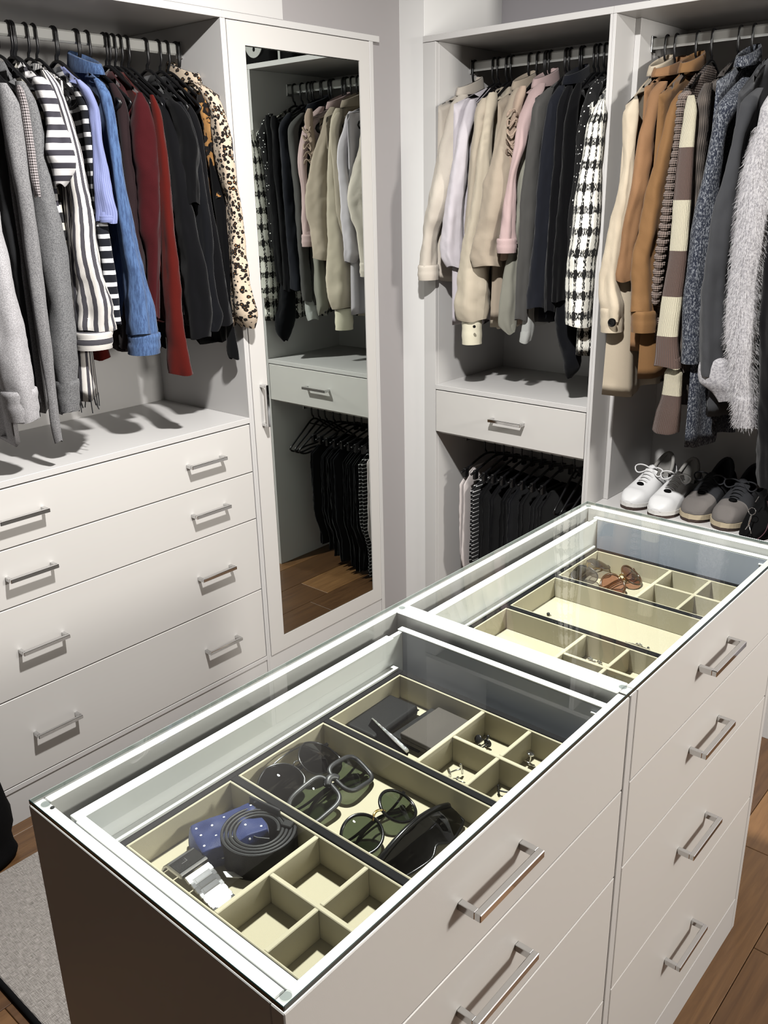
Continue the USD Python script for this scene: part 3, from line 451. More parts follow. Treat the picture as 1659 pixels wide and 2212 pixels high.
 {'bay':'R','name':'shirt','label':'lilac white shirt with a turned up curved sleeve end','cat':'shirt','mat':'lilac','cuff':None,'hem':1.22,'pc':0.2359,'fr':0.366,'rows':[[0.2659,1.9024,0.0184,0.0212,0.4253],[0.2659,1.8536,0.0178,0.0204,0.4071],[0.2659,1.7695,0.0192,0.0221,0.3705],[0.2578,1.6925,0.023,0.0264,0.3663],[0.2427,1.5938,0.0269,0.031,0.3664],[0.2329,1.4906,0.031,0.0357,0.3665],[0.2286,1.4213,0.032,0.0368,0.3665],[0.2389,1.382,0.0217,0.0249,0.3662]],'low':[0.2518,1.1813,0.0213,0.0245,0.3662],'sn':'lilac white shirt'},
 {'bay':'R','name':'blouse','label':'sand coloured blouse with a slim sleeve beside the lilac white shirt','cat':'blouse','mat':'sand','cuff':None,'hem':1.25,'pc':0.2892,'fr':0.386,'rows':[[0.3192,1.902,0.0182,0.0209,0.4165],[0.3192,1.8358,0.0154,0.0177,0.3877],[0.3095,1.7401,0.017,0.0196,0.3861],[0.297,1.6131,0.0173,0.0199,0.3861],[0.2897,1.4905,0.0161,0.0186,0.3861],[0.2885,1.3915,0.0126,0.0145,0.3861],[0.2887,1.3211,0.0105,0.0121,0.3861]],'sn':'sand blouse'},
 {'bay':'R','name':'blouse','label':'cream sheer blouse with full sleeve and pearl buttoned cuff','cat':'blouse','mat':'cream','cuff':'band','hem':1.2,'pc':0.3081,'fr':0.386,'rows':[[0.3381,1.9178,0.0238,0.0273,0.4352],[0.3381,1.8219,0.0183,0.021,0.4075],[0.3381,1.6973,0.0213,0.0245,0.3909],[0.3275,1.5696,0.0289,0.0332,0.3864],[0.3148,1.4373,0.0412,0.0473,0.3868],[0.3086,1.3465,0.0506,0.0582,0.3873],[0.3061,1.2693,0.0526,0.0604,0.3874],[0.3075,1.2069,0.0423,0.0487,0.3869]],'cuffrow':[[0.3019,1.2065,0.0318,0.0365,0.3865],[0.3034,1.1238,0.0321,0.0369,0.3865]],'button':[0.3497,0.366,1.1921],'low':[0.3381,1.1638,0.0247,0.0283,0.4736],'sn':'cream blouse'},
 {'bay':'R','name':'blouse','label':'oatmeal blouse with wide three quarter sleeve','cat':'blouse','mat':'oatmeal','cuff':None,'hem':1.2,'pc':0.3762,'fr':0.376,'rows':[[0.4062,1.9284,0.0223,0.0256,0.4773],[0.4062,1.8598,0.0237,0.0272,0.4464],[0.4062,1.7364,0.0307,0.0353,0.3969],[0.3935,1.5923,0.0468,0.0538,0.3771],[0.379,1.4921,0.0467,0.0538,0.3771],[0.3687,1.42,0.0494,0.0568,0.3772],[0.3733,1.3891,0.0452,0.052,0.377]],'collar':1,'sn':'oatmeal blouse'},
 {'bay':'R','name':'blouse','label':'beige blouse with small ruffles on the shoulder beside the pink blazer','cat':'blouse','mat':'peach','cuff':None,'hem':1.2,'pc':0.4351,'fr':0.396,'rows':[[0.4651,1.9248,0.0162,0.0186,0.4119],[0.4573,1.8673,0.0136,0.0156,0.3961],[0.4414,1.7889,0.0124,0.0142,0.3961],[0.4396,1.6942,0.0111,0.0128,0.3961],[0.4351,1.569,0.0127,0.0146,0.3961],[0.4277,1.4103,0.0173,0.0199,0.3962]],'ruffle':1,'sn':'beige ruffled blouse'},
 {'bay':'R','name':'blazer','label':'dusty pink blazer with turned up sleeve','cat':'blazer','mat':'pink','cuff':'roll','hem':1.25,'pc':0.4522,'fr':0.366,'rows':[[0.4822,1.9364,0.0206,0.0237,0.4938],[0.4822,1.8536,0.0204,0.0234,0.4186],[0.4822,1.7599,0.0177,0.0204,0.3821],[0.4652,1.6675,0.0124,0.0143,0.3661],[0.4546,1.5725,0.0196,0.0225,0.3662],[0.4498,1.4749,0.0248,0.0285,0.3663],[0.4495,1.4563,0.027,0.031,0.3664]],'collar':1,'cuffrow':[[0.4488,1.4778,0.0283,0.0326,0.3664],[0.4502,1.4332,0.0285,0.0327,0.3664]],'sn':'pink blazer'},
 {'bay':'R','name':'blouse','label':'sage grey sheer blouse showing below the pink blazer','cat':'blouse','mat':'sage','cuff':None,'hem':1.2,'pc':0.4404,'fr':0.406,'rows':[[0.4704,1.9123,0.0152,0.0175,0.515],[0.4704,1.7755,0.0166,0.0191,0.4507],[0.4704,1.6104,0.0169,0.0194,0.4177],[0.4605,1.4688,0.0157,0.0181,0.4061],[0.443,1.3509,0.0218,0.0251,0.4062],[0.4378,1.2602,0.0272,0.0313,0.4064],[0.4335,1.1984,0.0252,0.029,0.4063],[0.4476,1.1686,0.0119,0.0136,0.4061]],'sn':'sage blouse'},
 {'bay':'R','name':'blouse','label':'dark grey blouse right of the pink blazer','cat':'blouse','mat':'slate','cuff':None,'hem':1.2,'pc':0.5097,'fr':0.386,'rows':[[0.5397,1.9161,0.0188,0.0216,0.452],[0.5397,1.8485,0.02,0.023,0.3901],[0.526,1.7315,0.019,0.0218,0.3862],[0.5152,1.5911,0.0221,0.0254,0.3863],[0.5123,1.4565,0.0211,0.0243,0.3862],[0.5071,1.326,0.0215,0.0247,0.3862],[0.5023,1.2213,0.0203,0.0233,0.3862]],'sn':'dark grey blouse'},
 {'bay':'R','name':'blazer','label':'navy blazer between the dark grey blouse and the black tops','cat':'blazer','mat':'navy','cuff':None,'hem':1.22,'pc':0.5623,'fr':0.386,'rows':[[0.5923,1.9167,0.0184,0.0212,0.4277],[0.5888,1.8451,0.0184,0.0212,0.3862],[0.577,1.7295,0.0228,0.0262,0.3863],[0.5724,1.5906,0.0246,0.0282,0.3863],[0.5653,1.4577,0.025,0.0288,0.3863],[0.5593,1.3286,0.0269,0.0309,0.3864],[0.5571,1.2639,0.0256,0.0295,0.3864]],'collar':1,'sn':'navy blazer'},
 {'bay':'R','name':'top','label':'translucent white striped top hanging under the navy blazer','cat':'top','mat':'sheer_white','cuff':None,'hem':1.2,'pc':0.5126,'fr':0.416,'rows':[[0.5426,1.8663,0.0136,0.0157,0.4958],[0.5426,1.7049,0.0152,0.0174,0.4569],[0.5426,1.5257,0.014,0.0161,0.4296],[0.5329,1.354,0.0157,0.0181,0.4161],[0.5144,1.252,0.0174,0.02,0.4162],[0.5108,1.1879,0.0212,0.0244,0.4162],[0.5026,1.1441,0.0191,0.022,0.4162]],'sn':'sheer white striped top'},
 {'bay':'R','name':'top','label':'black top right of the navy blazer','cat':'top','mat':'black_a','cuff':None,'hem':1.25,'pc':0.6112,'fr':0.386,'rows':[[0.6412,1.9103,0.0167,0.0193,0.3894],[0.6268,1.8426,0.0182,0.021,0.3862],[0.6236,1.7016,0.0199,0.0229,0.3862],[0.6164,1.5686,0.019,0.0218,0.3862],[0.6112,1.4166,0.0193,0.0222,0.3862],[0.6094,1.2556,0.0169,0.0194,0.3862]],'sn':'black top by the blazer'},
 {'bay':'R','name':'sweater','label':'black sweater left of the white dotted top','cat':'sweater','mat':'black_b','cuff':None,'hem':1.25,'pc':0.6459,'fr':0.386,'rows':[[0.6734,1.9136,0.014,0.0161,0.3861],[0.6556,1.8282,0.0181,0.0209,0.3862],[0.6522,1.7006,0.0224,0.0258,0.3863],[0.6503,1.5685,0.0228,0.0262,0.3863],[0.6459,1.4177,0.0233,0.0268,0.3863],[0.6414,1.2896,0.0195,0.0224,0.3862]],'sn':'black sweater'},
 {'bay':'R','name':'top','label':'black top covered in small white dots behind the tweed jacket','cat':'top','mat':'dots','cuff':None,'hem':1.3,'pc':0.6816,'fr':0.386,'rows':[[0.7116,1.9237,0.0179,0.0206,0.4391],[0.7116,1.8748,0.0191,0.022,0.4034],[0.7032,1.8252,0.0167,0.0191,0.3862],[0.6935,1.763,0.0155,0.0179,0.3861],[0.6895,1.7058,0.0118,0.0135,0.3861],[0.6846,1.6082,0.0132,0.0152,0.3861],[0.6784,1.5011,0.0161,0.0186,0.3862],[0.6786,1.4187,0.0149,0.0172,0.3861]],'sn':'white dotted black top'},
 {'bay':'R','name':'scarf','label':'black pointed scarf end hanging below the tweed jacket','cat':'scarf','mat':'black_c','cuff':None,'hem':1.4,'pc':0.6755,'fr':0.416,'rows':[[0.6443,1.4159,0.0179,0.0206,0.412],[0.6467,1.3015,0.0252,0.029,0.4164],[0.6533,1.2141,0.0325,0.0373,0.4166],[0.6736,1.1265,0.0341,0.0392,0.4167],[0.6823,1.0821,0.0306,0.0352,0.4165],[0.6755,1.0433,0.0086,0.0099,0.416]],'nosleeve2':1,'sn':''},
 {'bay':'R','name':'jacket','label':'black and white tweed boucle jacket','cat':'jacket','mat':'tweed','cuff':None,'hem':1.2,'pc':0.7256,'fr':0.366,'rows':[[0.7556,1.8654,0.0125,0.0144,0.3803],[0.7556,1.8332,0.0195,0.0224,0.3666],[0.7472,1.797,0.0253,0.0291,0.3664],[0.7431,1.7477,0.0293,0.0337,0.3665],[0.7386,1.6785,0.0335,0.0385,0.3667],[0.7337,1.5897,0.0391,0.045,0.3669],[0.7302,1.4757,0.045,0.0518,0.3672],[0.7223,1.3774,0.043,0.0495,0.3671],[0.7212,1.2794,0.0429,0.0493,0.3671],[0.7256,1.2227,0.0411,0.0472,0.367]],'low':[0.7454,1.1202,0.0276,0.0317,0.3665],'sn':'tweed jacket'},
 {'bay':'R','name':'trench_coat','label':'cream trench coat with large black cuff button','cat':'coat','mat':'trench','cuff':'band','hem':1.05,'pc':0.8413,'fr':0.356,'rows':[[0.8695,1.8546,0.0157,0.0181,0.3562],[0.8589,1.8141,0.0207,0.0238,0.3563],[0.8582,1.7543,0.0184,0.0212,0.3562],[0.8628,1.681,0.0149,0.0171,0.3561],[0.8587,1.6065,0.0213,0.0245,0.3563],[0.8413,1.5302,0.0216,0.0249,0.3563],[0.8317,1.4214,0.0246,0.0283,0.3564],[0.827,1.3528,0.0281,0.0323,0.3565],[0.8415,1.2882,0.0355,0.0408,0.3568],[0.8437,1.2498,0.0337,0.0387,0.3567]],'collar':1,'cuffrow':[[0.8388,1.2853,0.0316,0.0363,0.3566],[0.8441,1.2136,0.0318,0.0366,0.3566]],'button':[0.8644,0.336,1.2468],'low':[0.8502,1.0136,0.0414,0.0476,0.3571],'sn':'cream trench coat'},
 {'bay':'R','name':'jacket','label':'camel jacket with soft gathered collar beside the cream trench coat','cat':'jacket','mat':'camel','cuff':None,'hem':1.15,'pc':0.8704,'fr':0.366,'rows':[[0.9004,1.9043,0.022,0.0253,0.46],[0.9004,1.8554,0.0206,0.0237,0.4127],[0.9004,1.8096,0.0213,0.0245,0.3964],[0.9004,1.748,0.0238,0.0274,0.3785],[0.8965,1.6245,0.0248,0.0285,0.3664],[0.882,1.5428,0.0214,0.0246,0.3663],[0.8704,1.4522,0.0205,0.0235,0.3663],[0.8657,1.3807,0.0246,0.0282,0.3664],[0.8655,1.3646,0.0233,0.0268,0.3664]],'collar':2,'low':[0.9004,1.1445,0.024,0.0276,0.4052],'sn':'camel jacket'},
 {'bay':'R','name':'jacket','label':'caramel jacket with topstitched cuff','cat':'jacket','mat':'caramel','cuff':'band','hem':1.1,'pc':0.9343,'fr':0.366,'rows':[[0.9643,1.8749,0.0156,0.0179,0.4473],[0.9643,1.8329,0.0143,0.0164,0.4046],[0.9643,1.7733,0.0155,0.0178,0.3783],[0.9597,1.7069,0.0204,0.0235,0.3663],[0.9475,1.6236,0.0275,0.0316,0.3665],[0.9343,1.4974,0.0312,0.0359,0.3667],[0.9275,1.4277,0.0328,0.0377,0.3667],[0.9299,1.341,0.0325,0.0374,0.3667],[0.9359,1.2797,0.0347,0.0399,0.3668]],'collar':1,'cuffrow':[[0.9378,1.2826,0.0353,0.0406,0.3668],[0.9432,1.2205,0.0355,0.0408,0.3669]],'low':[0.9571,1.0856,0.034,0.0391,0.3668],'sn':'caramel jacket'},
 {'bay':'R','name':'cardigan','label':'taupe cable knit cardigan with a narrow plaited edge','cat':'cardigan','mat':'taupe_cable','cuff':None,'hem':1.2,'pc':0.9791,'fr':0.356,'rows':[[1.0091,1.8672,0.0162,0.0187,0.3776],[1.003,1.8392,0.0116,0.0134,0.3561],[1.0015,1.7427,0.01,0.0115,0.3561],[0.9918,1.623,0.0126,0.0145,0.3561],[0.9877,1.5149,0.0159,0.0183,0.3562],[0.9803,1.43,0.0149,0.0171,0.3562],[0.9779,1.3261,0.0132,0.0152,0.3561],[0.9776,1.3063,0.0101,0.0116,0.3561]],'beads':1,'sn':'taupe cable cardigan'},
 {'bay':'R','name':'scarf','label':'long knitted scarf in cream and brown blocks with ribbed ends','cat':'scarf','mat':'scarf_blocks','cuff':None,'hem':1.05,'pc':1.0358,'fr':0.336,'rows':[[1.0371,1.8514,0.0171,0.0197,0.3362],[1.0391,1.8132,0.0166,0.0191,0.3362],[1.0372,1.7244,0.0197,0.0227,0.3363],[1.0392,1.5865,0.0237,0.0272,0.3364],[1.0417,1.4532,0.0241,0.0277,0.3364],[1.0358,1.3313,0.0282,0.0325,0.3366],[1.0315,1.2156,0.03,0.0345,0.3367],[1.0355,1.1731,0.0326,0.0375,0.3368],[1.0394,1.1301,0.0378,0.0435,0.3371]],'nosleeve2':1,'flatb':1,'low2':[[1.0537,1.1317,0.0251,0.0288,0.3365],[1.0555,1.0455,0.0285,0.0328,0.3366],[1.0506,0.9818,0.0359,0.0412,0.337],[1.0464,0.9328,0.0387,0.0445,0.3371]],'sn':''},
 {'bay':'R','name':'sweater','label':'grey brown ribbed sweater behind the cream and brown scarf','cat':'sweater','mat':'taupe_rib','cuff':None,'hem':1.1,'pc':1.0546,'fr':0.386,'rows':[[1.0598,1.8816,0.0205,0.0236,0.3863],[1.052,1.8373,0.0184,0.0212,0.3863],[1.0541,1.7456,0.0187,0.0215,0.3863],[1.0536,1.6515,0.0166,0.019,0.3862],[1.0529,1.5303,0.0192,0.0221,0.3863],[1.0535,1.3793,0.0184,0.0212,0.3863],[1.0556,1.2486,0.0187,0.0215,0.3863],[1.0648,1.1142,0.0203,0.0233,0.3863]],'low':[1.07,1.0032,0.0257,0.0295,0.3865],'sn':'grey brown ribbed sweater'},
 {'bay':'R','name':'cardigan','label':'long navy and white marled knit cardigan','cat':'cardigan','mat':'marl','cuff':'rib','hem':0.99,'pc':1.0926,'fr':0.366,'rows':[[1.1226,1.8961,0.0217,0.025,0.4813],[1.1226,1.8568,0.0238,0.0274,0.4267],[1.1226,1.823,0.0259,0.0297,0.3783],[1.1114,1.7672,0.0193,0.0222,0.3663],[1.1035,1.6503,0.0249,0.0286,0.3665],[1.0913,1.4996,0.0279,0.0321,0.3666],[1.0872,1.3493,0.0273,0.0314,0.3666],[1.0926,1.1851,0.0235,0.0271,0.3664],[1.0942,1.1423,0.0237,0.0272,0.3664]],'collar':1,'low':[1.1153,0.8932,0.0256,0.0294,0.3665],'sn':'marled cardigan'},
 {'bay':'R','name':'coat','label':'smooth charcoal coat between the marled cardigan and the fluffy grey cardigan','cat':'coat','mat':'charcoal_blue','cuff':None,'hem':1.0,'pc':1.1505,'fr':0.366,'rows':[[1.1805,1.8637,0.0178,0.0204,0.4344],[1.1804,1.8184,0.0209,0.024,0.3664],[1.1647,1.7397,0.0179,0.0206,0.3663],[1.1593,1.6489,0.0238,0.0274,0.3665],[1.1472,1.5003,0.0349,0.0402,0.367],[1.1461,1.3599,0.0345,0.0396,0.367],[1.1539,1.2235,0.0356,0.041,0.367],[1.1641,1.1176,0.036,0.0414,0.3671]],'low':[1.175,0.9871,0.0347,0.0399,0.367],'sn':'charcoal coat'},
 {'bay':'R','name':'cardigan','label':'fluffy pale grey mohair cardigan at the right edge of the photo','cat':'cardigan','mat':'mohair','cuff':'rib','hem':1.1,'pc':1.2494,'fr':0.346,'rows':[[1.2555,1.8523,0.0211,0.0243,0.3464],[1.2472,1.8106,0.0277,0.0319,0.3467],[1.2438,1.7463,0.0302,0.0347,0.3468],[1.2326,1.6584,0.0362,0.0416,0.3472],[1.2312,1.5328,0.0391,0.045,0.3474],[1.2314,1.3586,0.0367,0.0422,0.3472],[1.2387,1.2333,0.0373,0.0429,0.3472],[1.2494,1.1538,0.034,0.0391,0.347],[1.2653,1.0644,0.0295,0.0339,0.3468],[1.2794,0.9848,0.0274,0.0315,0.3553]],'fuzz':1,'low2':[[1.1687,1.1722,0.0301,0.0346,0.342],[1.173,1.1332,0.0471,0.0541,0.342],[1.1844,1.1014,0.0519,0.0597,0.342],[1.2116,1.0715,0.0348,0.0401,0.342],[1.2155,1.048,0.0217,0.0249,0.342]],'sn':'fluffy mohair cardigan'},
 {'bay':'R','name':'coat','label':'long black coat cut off by the right edge of the photo','cat':'coat','mat':'black_a','cuff':None,'hem':0.8,'pc':1.3299,'fr':0.366,'rows':[[1.3007,1.8395,0.0261,0.03,0.3667],[1.3039,1.733,0.0265,0.0305,0.3667],[1.3006,1.5668,0.0338,0.0388,0.3671],[1.3115,1.3921,0.0367,0.0422,0.3673],[1.3163,1.2709,0.0385,0.0442,0.3675],[1.3435,1.0186,0.0394,0.0454,0.3676],[1.3599,0.8137,0.0393,0.0452,0.3854]],'sn':'long black coat'},
]
# ------------------------------------------------------------------ hangers
def hook_path(z=2.0395, r=.0125, neck=1.962):
    a = np.linspace(PI*1.05, 0, 14)
    return np.vstack([np.c_[r*np.cos(a), np.zeros(14), z-r+r*np.sin(a)], [(r, 0, 2.0), (.0122, 0, 1.99), (.009, 0, 1.978), (.002, 0, 1.972), (0, 0, neck)]])
def make_hanger(name, label, loc, rz, group):
    t = T(name, label, 'hanger', loc, rz, group)
    t.part('hook', tube(hook_path(), .0036, 8), 'black_plastic', smooth=True, local=True)
    pts = smooth_path([(0, 0, 1.960), (.05, 0, 1.936), (.11, 0, 1.898), (.155, 0, 1.868), (.168, 0, 1.855), (.158, 0, 1.846), (.08, 0, 1.844), (0, 0, 1.844), (-.08, 0, 1.844), (-.158, 0, 1.846), (-.168, 0, 1.855), (-.155, 0, 1.868), (-.11, 0, 1.898), (-.05, 0, 1.936)], 56, True)
    t.part('frame', tube(pts, .0042, 8, True), 'black_plastic', smooth=True, local=True)
    t.part('strut', tube([(-.035, 0, 1.948), (0, 0, 1.934), (.035, 0, 1.948)], .003, 6), 'black_plastic', smooth=True, local=True)
    return t
hproto = None
def hanger(label, bay, p, group, z=0.0, tilt=0.0):
    global hproto
    loc, rz = ((-.19, p, z), tilt) if bay == 'L' else ((p, .59, z), -PI/2+tilt)
    if hproto is None: hproto = make_hanger('clothes_hanger', label, loc, rz, group)
    else: copy_thing(hproto, 'clothes_hanger', label, 'hanger', loc, rz, group)

def make_clip_hanger(label, loc, rz):
    t = T('trouser_hanger', label, 'hanger', loc, rz)
    t.part('hook', tube(hook_path(), .0036, 8), 'black_plastic', smooth=True, local=True)
    t.part('bar', tube(smooth_path([(-.165, 0, 1.925), (-.09, 0, 1.943), (0, 0, 1.962), (.09, 0, 1.943), (.165, 0, 1.925)], 24), .0045, 8), 'black_plastic', smooth=True, local=True)
    for s in (-.135, .135): t.part('clip', box(s-.012, s+.012, -.006, .006, 1.900, 1.936, .002), 'black_plastic', local=True)
    return t
cproto = None
def clip_hanger(label, p, z):
    global cproto
    if cproto is None: cproto = make_clip_hanger(label, (p, .59, z), -PI/2)
    else: copy_thing(cproto, 'trouser_hanger', label, 'hanger', (p, .59, z), -PI/2, None)

# ------------------------------------------------------------------ garments: measured sleeve outlines, bodies on hangers
def G3(bay, p, f, z): return np.stack([f, p, z], -1) if bay == 'L' else np.stack([p, f, z], -1)
def interp_rows(rows, n):
    from scipy.interpolate import PchipInterpolator
    r = np.array(rows, float); s = np.r_[0, np.cumsum(np.abs(np.diff(r[:, 1]))+1e-4)]
    return np.stack([PchipInterpolator(s, r[:, k])(np.linspace(0, s[-1], n)) for k in range(r.shape[1])], 1)
def sleeve_mesh(bay, rows, seed, open_end=True, fold=.09, nr=60, n=30, flat=1.0, sharp=2.0, beads=0):
    q = np.random.default_rng(seed); R = interp_rows(rows, nr); out = np.arange(n)*2*PI/n; rings = []
    ph = q.uniform(0, 6, 4); k1, k2 = q.integers(2, 4), q.integers(4, 6)
    for i, (p, z, b, a, f) in enumerate(R):
        t = i/(nr-1); top = min(1, (i+1)/4)**.5
        amp = fold*min(1, .25+1.2*t)
        rr = 1 + amp*np.sin(k1*out+ph[0]+2.2*t+.8*math.sin(5*t+ph[3])) + .6*amp*np.sin(k2*out+ph[1]-3*t) + .045*np.sin(18*t+2*out+ph[2])*(fold > .05)
        ce, se = np.cos(out), np.sin(out)
        w3 = np.stack([ce*1.6+seed*7.1, se*1.6, np.full(n, z*26.0)], -1); rr = rr + fold*2.1*(fbm(w3+50, 3, seed)-.5)*(t > .08)
        if beads: rr = rr*(.72+.42*abs(math.sin(PI*(z+.004*math.sin(seed))/.021))**.6)
        sg = lambda x: np.sign(x)*np.abs(x)**(2/sharp)
        rings.append(G3(bay, p + b*top*rr*sg(ce), f + a*flat*top*rr*sg(se), np.full(n, z) + .004*np.sin(out*2+ph[2])*(i > 3)*t))
    if open_end:
        c = rings[-1].mean(0); e = rings[-1]
        for s, dz in ((.96, .0), (.92, .004), (.86, .03), (.5, .032)): rings.append(c+(e-c)*[s, s, 1]+[0, 0, dz])
    return loft(rings[:1] + rings)
def body_mesh(bay, pc, rail_f, front_f, z_neck, z_tip, z_hem, T0, T1, p1, seed, half=.205, hp=0.0):
    q = np.random.default_rng(seed+500); nz, ns = 26, 22; sgn = 1 if bay == 'L' else -1
    ph = q.uniform(0, 6, 3); rings = []
    sF = abs(front_f-rail_f); 
    for i in range(nz):
        t = i/(nz-1); ring = []
        s = np.r_[np.linspace(-1, 1, ns), np.linspace(1, -1, ns)[1:-1]]; side = np.r_[-np.ones(ns), np.ones(ns-2)]
        S = np.where(s > 0, sF, half) * (1 + .03*t)
        ztop = z_neck - (z_neck-z_tip)*np.clip(np.abs(s)-.22, 0, 1)/.78
        e = min(1, t*6)
        zz = ztop + (z_hem - ztop)*t + .008*np.sin(6*s+ph[2])*t
        th = (T0+(T1-T0)*t)*np.sqrt(np.clip(1.02-s**6, 0, 1))*(.35+.65*e)
        wav = (.002+.010*t)*np.sin(9*s+1.3*t+ph[0]*.3) + (.001+.005*t)*np.sin(17*s+ph[1])
        p = pc + (p1-pc)*t + hp*(1-np.clip(s, 0, 1))*(1-.7*t) + wav + side*th
        rings.append(G3(bay, p, rail_f + sgn*s*S, zz))
    (v, f), uv = loft(rings)
    uv = np.c_[v[:, 0 if bay == 'L' else 1], v[:, 2]]
    return (v, f), uv
def band(bay, r0, r1, seed, grow=1.06, n=26, m=7, thick=.0025, roll=0):
    q = np.random.default_rng(seed); a = np.arange(n)*2*PI/n; rings = []
    R = interp_rows([r0, r1], m)
    for i, (p, z, b, aa, f) in enumerate(R):
        g = grow*(1+.03*math.sin(i*2.1)) + roll*math.sin(PI*i/(m-1))
        wob = 1+.03*np.sin(3*a+q.uniform(0, .3))
        rings.append(G3(bay, p+b*g*wob*np.cos(a), f+aa*g*wob*np.sin(a), np.full(n, z)))
    c, e = rings[-1].mean(0), rings[-1]
    for s, dz in ((.94, .0), (.9, .004), (.84, .025), (.4, .026)): rings.append(c+(e-c)*[s, s, 1]+[0, 0, dz])
    c, e = rings[0].mean(0), rings[0]
    return loft([c+(e-c)*[.85, .85, 1]] + rings, True, True)
def collar_mesh(bay, pc, rail_f, z, tall=.05, big=1.0):
    n, rings = 28, []
    a = np.arange(n)*2*PI/n
    for k, (g, dz) in enumerate(((.7, -.012), (.9, 0), (.92, tall*.7), (1.0, tall), (1.1, tall*.9), (1.22, tall*.35), (1.26, .0), (1.15, .0), (1.02, tall*.5))):
        dip = (.5+.5*np.cos(a))   # lower at the front
        rings.append(G3(bay, pc + .021*big*g*np.sin(a), rail_f + (.062*big*g*np.cos(a)+.01)*(1 if bay == 'L' else -1), z + dz*(1-.45*dip) - .02*dip*big))
    return loft(rings)
short_name = lambda g: g['label'].split(' with ')[0].split(' beside ')[0]
order = 0
gl = {'L': 'hangers on the left rail', 'R': 'hangers on the right rail'}
for gi, g in enumerate(GARMENTS):
    bay, rows = g['bay'], g['rows']; rf = -.19 if bay == 'L' else .59; pc = g['pc']; fr = g['fr']; sgn = 1 if bay == 'L' else -1
    t = T(g['name'], g['label'], g['cat'], (rf, pc, g['hem']) if bay == 'L' else (pc, rf, g['hem']))
    sm = 'heather_mid' if False else g['mat']
    soft = g['mat'] in ('heather_pale', 'heather_mid', 'heather_dark', 'mohair', 'marl', 'tweed', 'taupe_cable')
    rows = [list(r) for r in rows]
    fold = .07 if soft else .13
    if g.get('flatb'):
        ms, uv = sleeve_mesh(bay, rows, gi, True, .04, 56, 26, .55, 3.2)
    elif g.get('beads'): ms, uv = sleeve_mesh(bay, rows, gi, True, .03, 240, 22, beads=1)
    else: ms, uv = sleeve_mesh(bay, rows, gi, True, fold)
    t.part('sleeve' if g['name'] != 'scarf' else 'scarf_end', ms, sm, smooth=True, uv=uv)
    if 'cuffrow' in g:
        c0, c1 = g['cuffrow']; cm = {'stripe_vert': 'stripe_cuff', 'cream': 'cream_cuff'}.get(sm, sm)
        ms, uv = band(bay, c0, c1, gi, 1.03 if g['cuff'] != 'roll' else 1.06, roll=.045 if g['cuff'] == 'roll' else .012)
        t.part('cuff', ms, cm, smooth=True, uv=uv)
    elif g['cuff'] in ('rib', 'gather'):
        r1 = list(rows[-1]); r0 = list(interp_rows(rows, 40)[-3 if g['cuff'] == 'gather' else -5])
        ms, uv = band(bay, r0, r1, gi, 1.05 if g['cuff'] == 'rib' else 1.0, roll=.03)
        t.part('cuff', ms, sm if g['cuff'] == 'gather' else sm, smooth=True, uv=uv)
    if 'strip' in g:
        sr = [[r[0], r[1], r[2], .012, r[4]+.022] for r in g['strip']]
        ms, uv = sleeve_mesh(bay, sr, gi+70, True, .02); t.part('ribbed_edge', ms, 'rib_pink', smooth=True, uv=uv, label='pale ribbed knit edge')
    if 'low2' in g:
        lr = [[r[0], r[1], r[2], r[3], r[4]+.012] for r in g['low2']]
        ms, uv = sleeve_mesh(bay, lr, gi+90, True, .04, 30, 26, .5, 3.2); t.part('scarf_end' if g['name'] == 'scarf' else 'fluffy_hem', ms, sm, smooth=True, uv=uv)
    hang = g['name'] not in ('scarf',); hp = 0.0 if bay == 'R' else (.045 if pc < -.5 else .02 if pc < -.41 else 0.0)
    if hang:
        low = g.get('low'); p1 = low[0] if low else pc; hem = low[1] if low else g['hem']
        ff = (low[4] if low else fr - sgn*.03)
        zt = min(rows[0][1], 1.90)
        T1 = (low[2]*.85 if low else .014)
        ms, uv = body_mesh(bay, pc, rf, ff, 1.946, zt-.012, hem, .009, T1, p1, gi, hp=hp)
        t.part('body', ms, sm, smooth=True, uv=uv); hem_v = np.array([v for v in ms[0] if v[2] < hem+.012 and sgn*(v[0 if bay == 'L' else 1]-rf) > .08])
        back = [[pc + (r[0]-pc)*.3, r[1], r[2]*.8, r[3]*.8, rf - sgn*min(.19, .15+.02*k)] for k, r in enumerate(rows)]
        if len(back) > 2:
            ms, uv = sleeve_mesh(bay, back, gi+31, True, fold, 24, 16); t.part('sleeve', ms, sm, smooth=True, uv=uv)
        if g.get('collar'):
            ms, uv = collar_mesh(bay, pc+hp, rf+sgn*.015, 1.945, .05 if g['collar'] == 1 else .045, 1.0 if g['collar'] == 1 else 1.35); t.part('collar', ms, sm, smooth=True, uv=uv)
        hanger(f"black plastic hanger holding the {g['sn']}", bay, pc+hp, None)
    if 'button' in g:
        b = g['button']; r = .013 if g['mat'] == 'trench' else .005
        bm = lathe([(0, .004), (r*.55, .0035), (r*.7, .0045), (r*.95, .004), (r, .002), (r, 0), (0, 0)], 24)
        t.part('button', tf(bm, rot('x', PI/2), (b[0], min(b[1], (rows[-1][4])-rows[-1][3]-.002), b[2])), 'button_black', smooth=35, label='black button')
        if g['mat'] == 'cream':
            t.part('pearl_button', tf(trimesh.creation.icosphere(2, .005), None, (b[0]-.028, b[1]+.004, b[2]-.035)), 'pearl', smooth=True)
    if g.get('fringe'):
        fm = []; q = np.random.default_rng(3)
        for hv in hem_v[::1]:
            d1 = q.uniform(-.004, .004, 2); fm.append(tube(np.array([hv+(0, 0, .006), hv+(d1[0]*.5, d1[1]*.5, -.012), hv+(d1[0]*2, d1[1]*2, -.03)]), .0016, 5))
        t.part('fringe', cat(*fm), 'charcoal', smooth=True, kind='stuff')
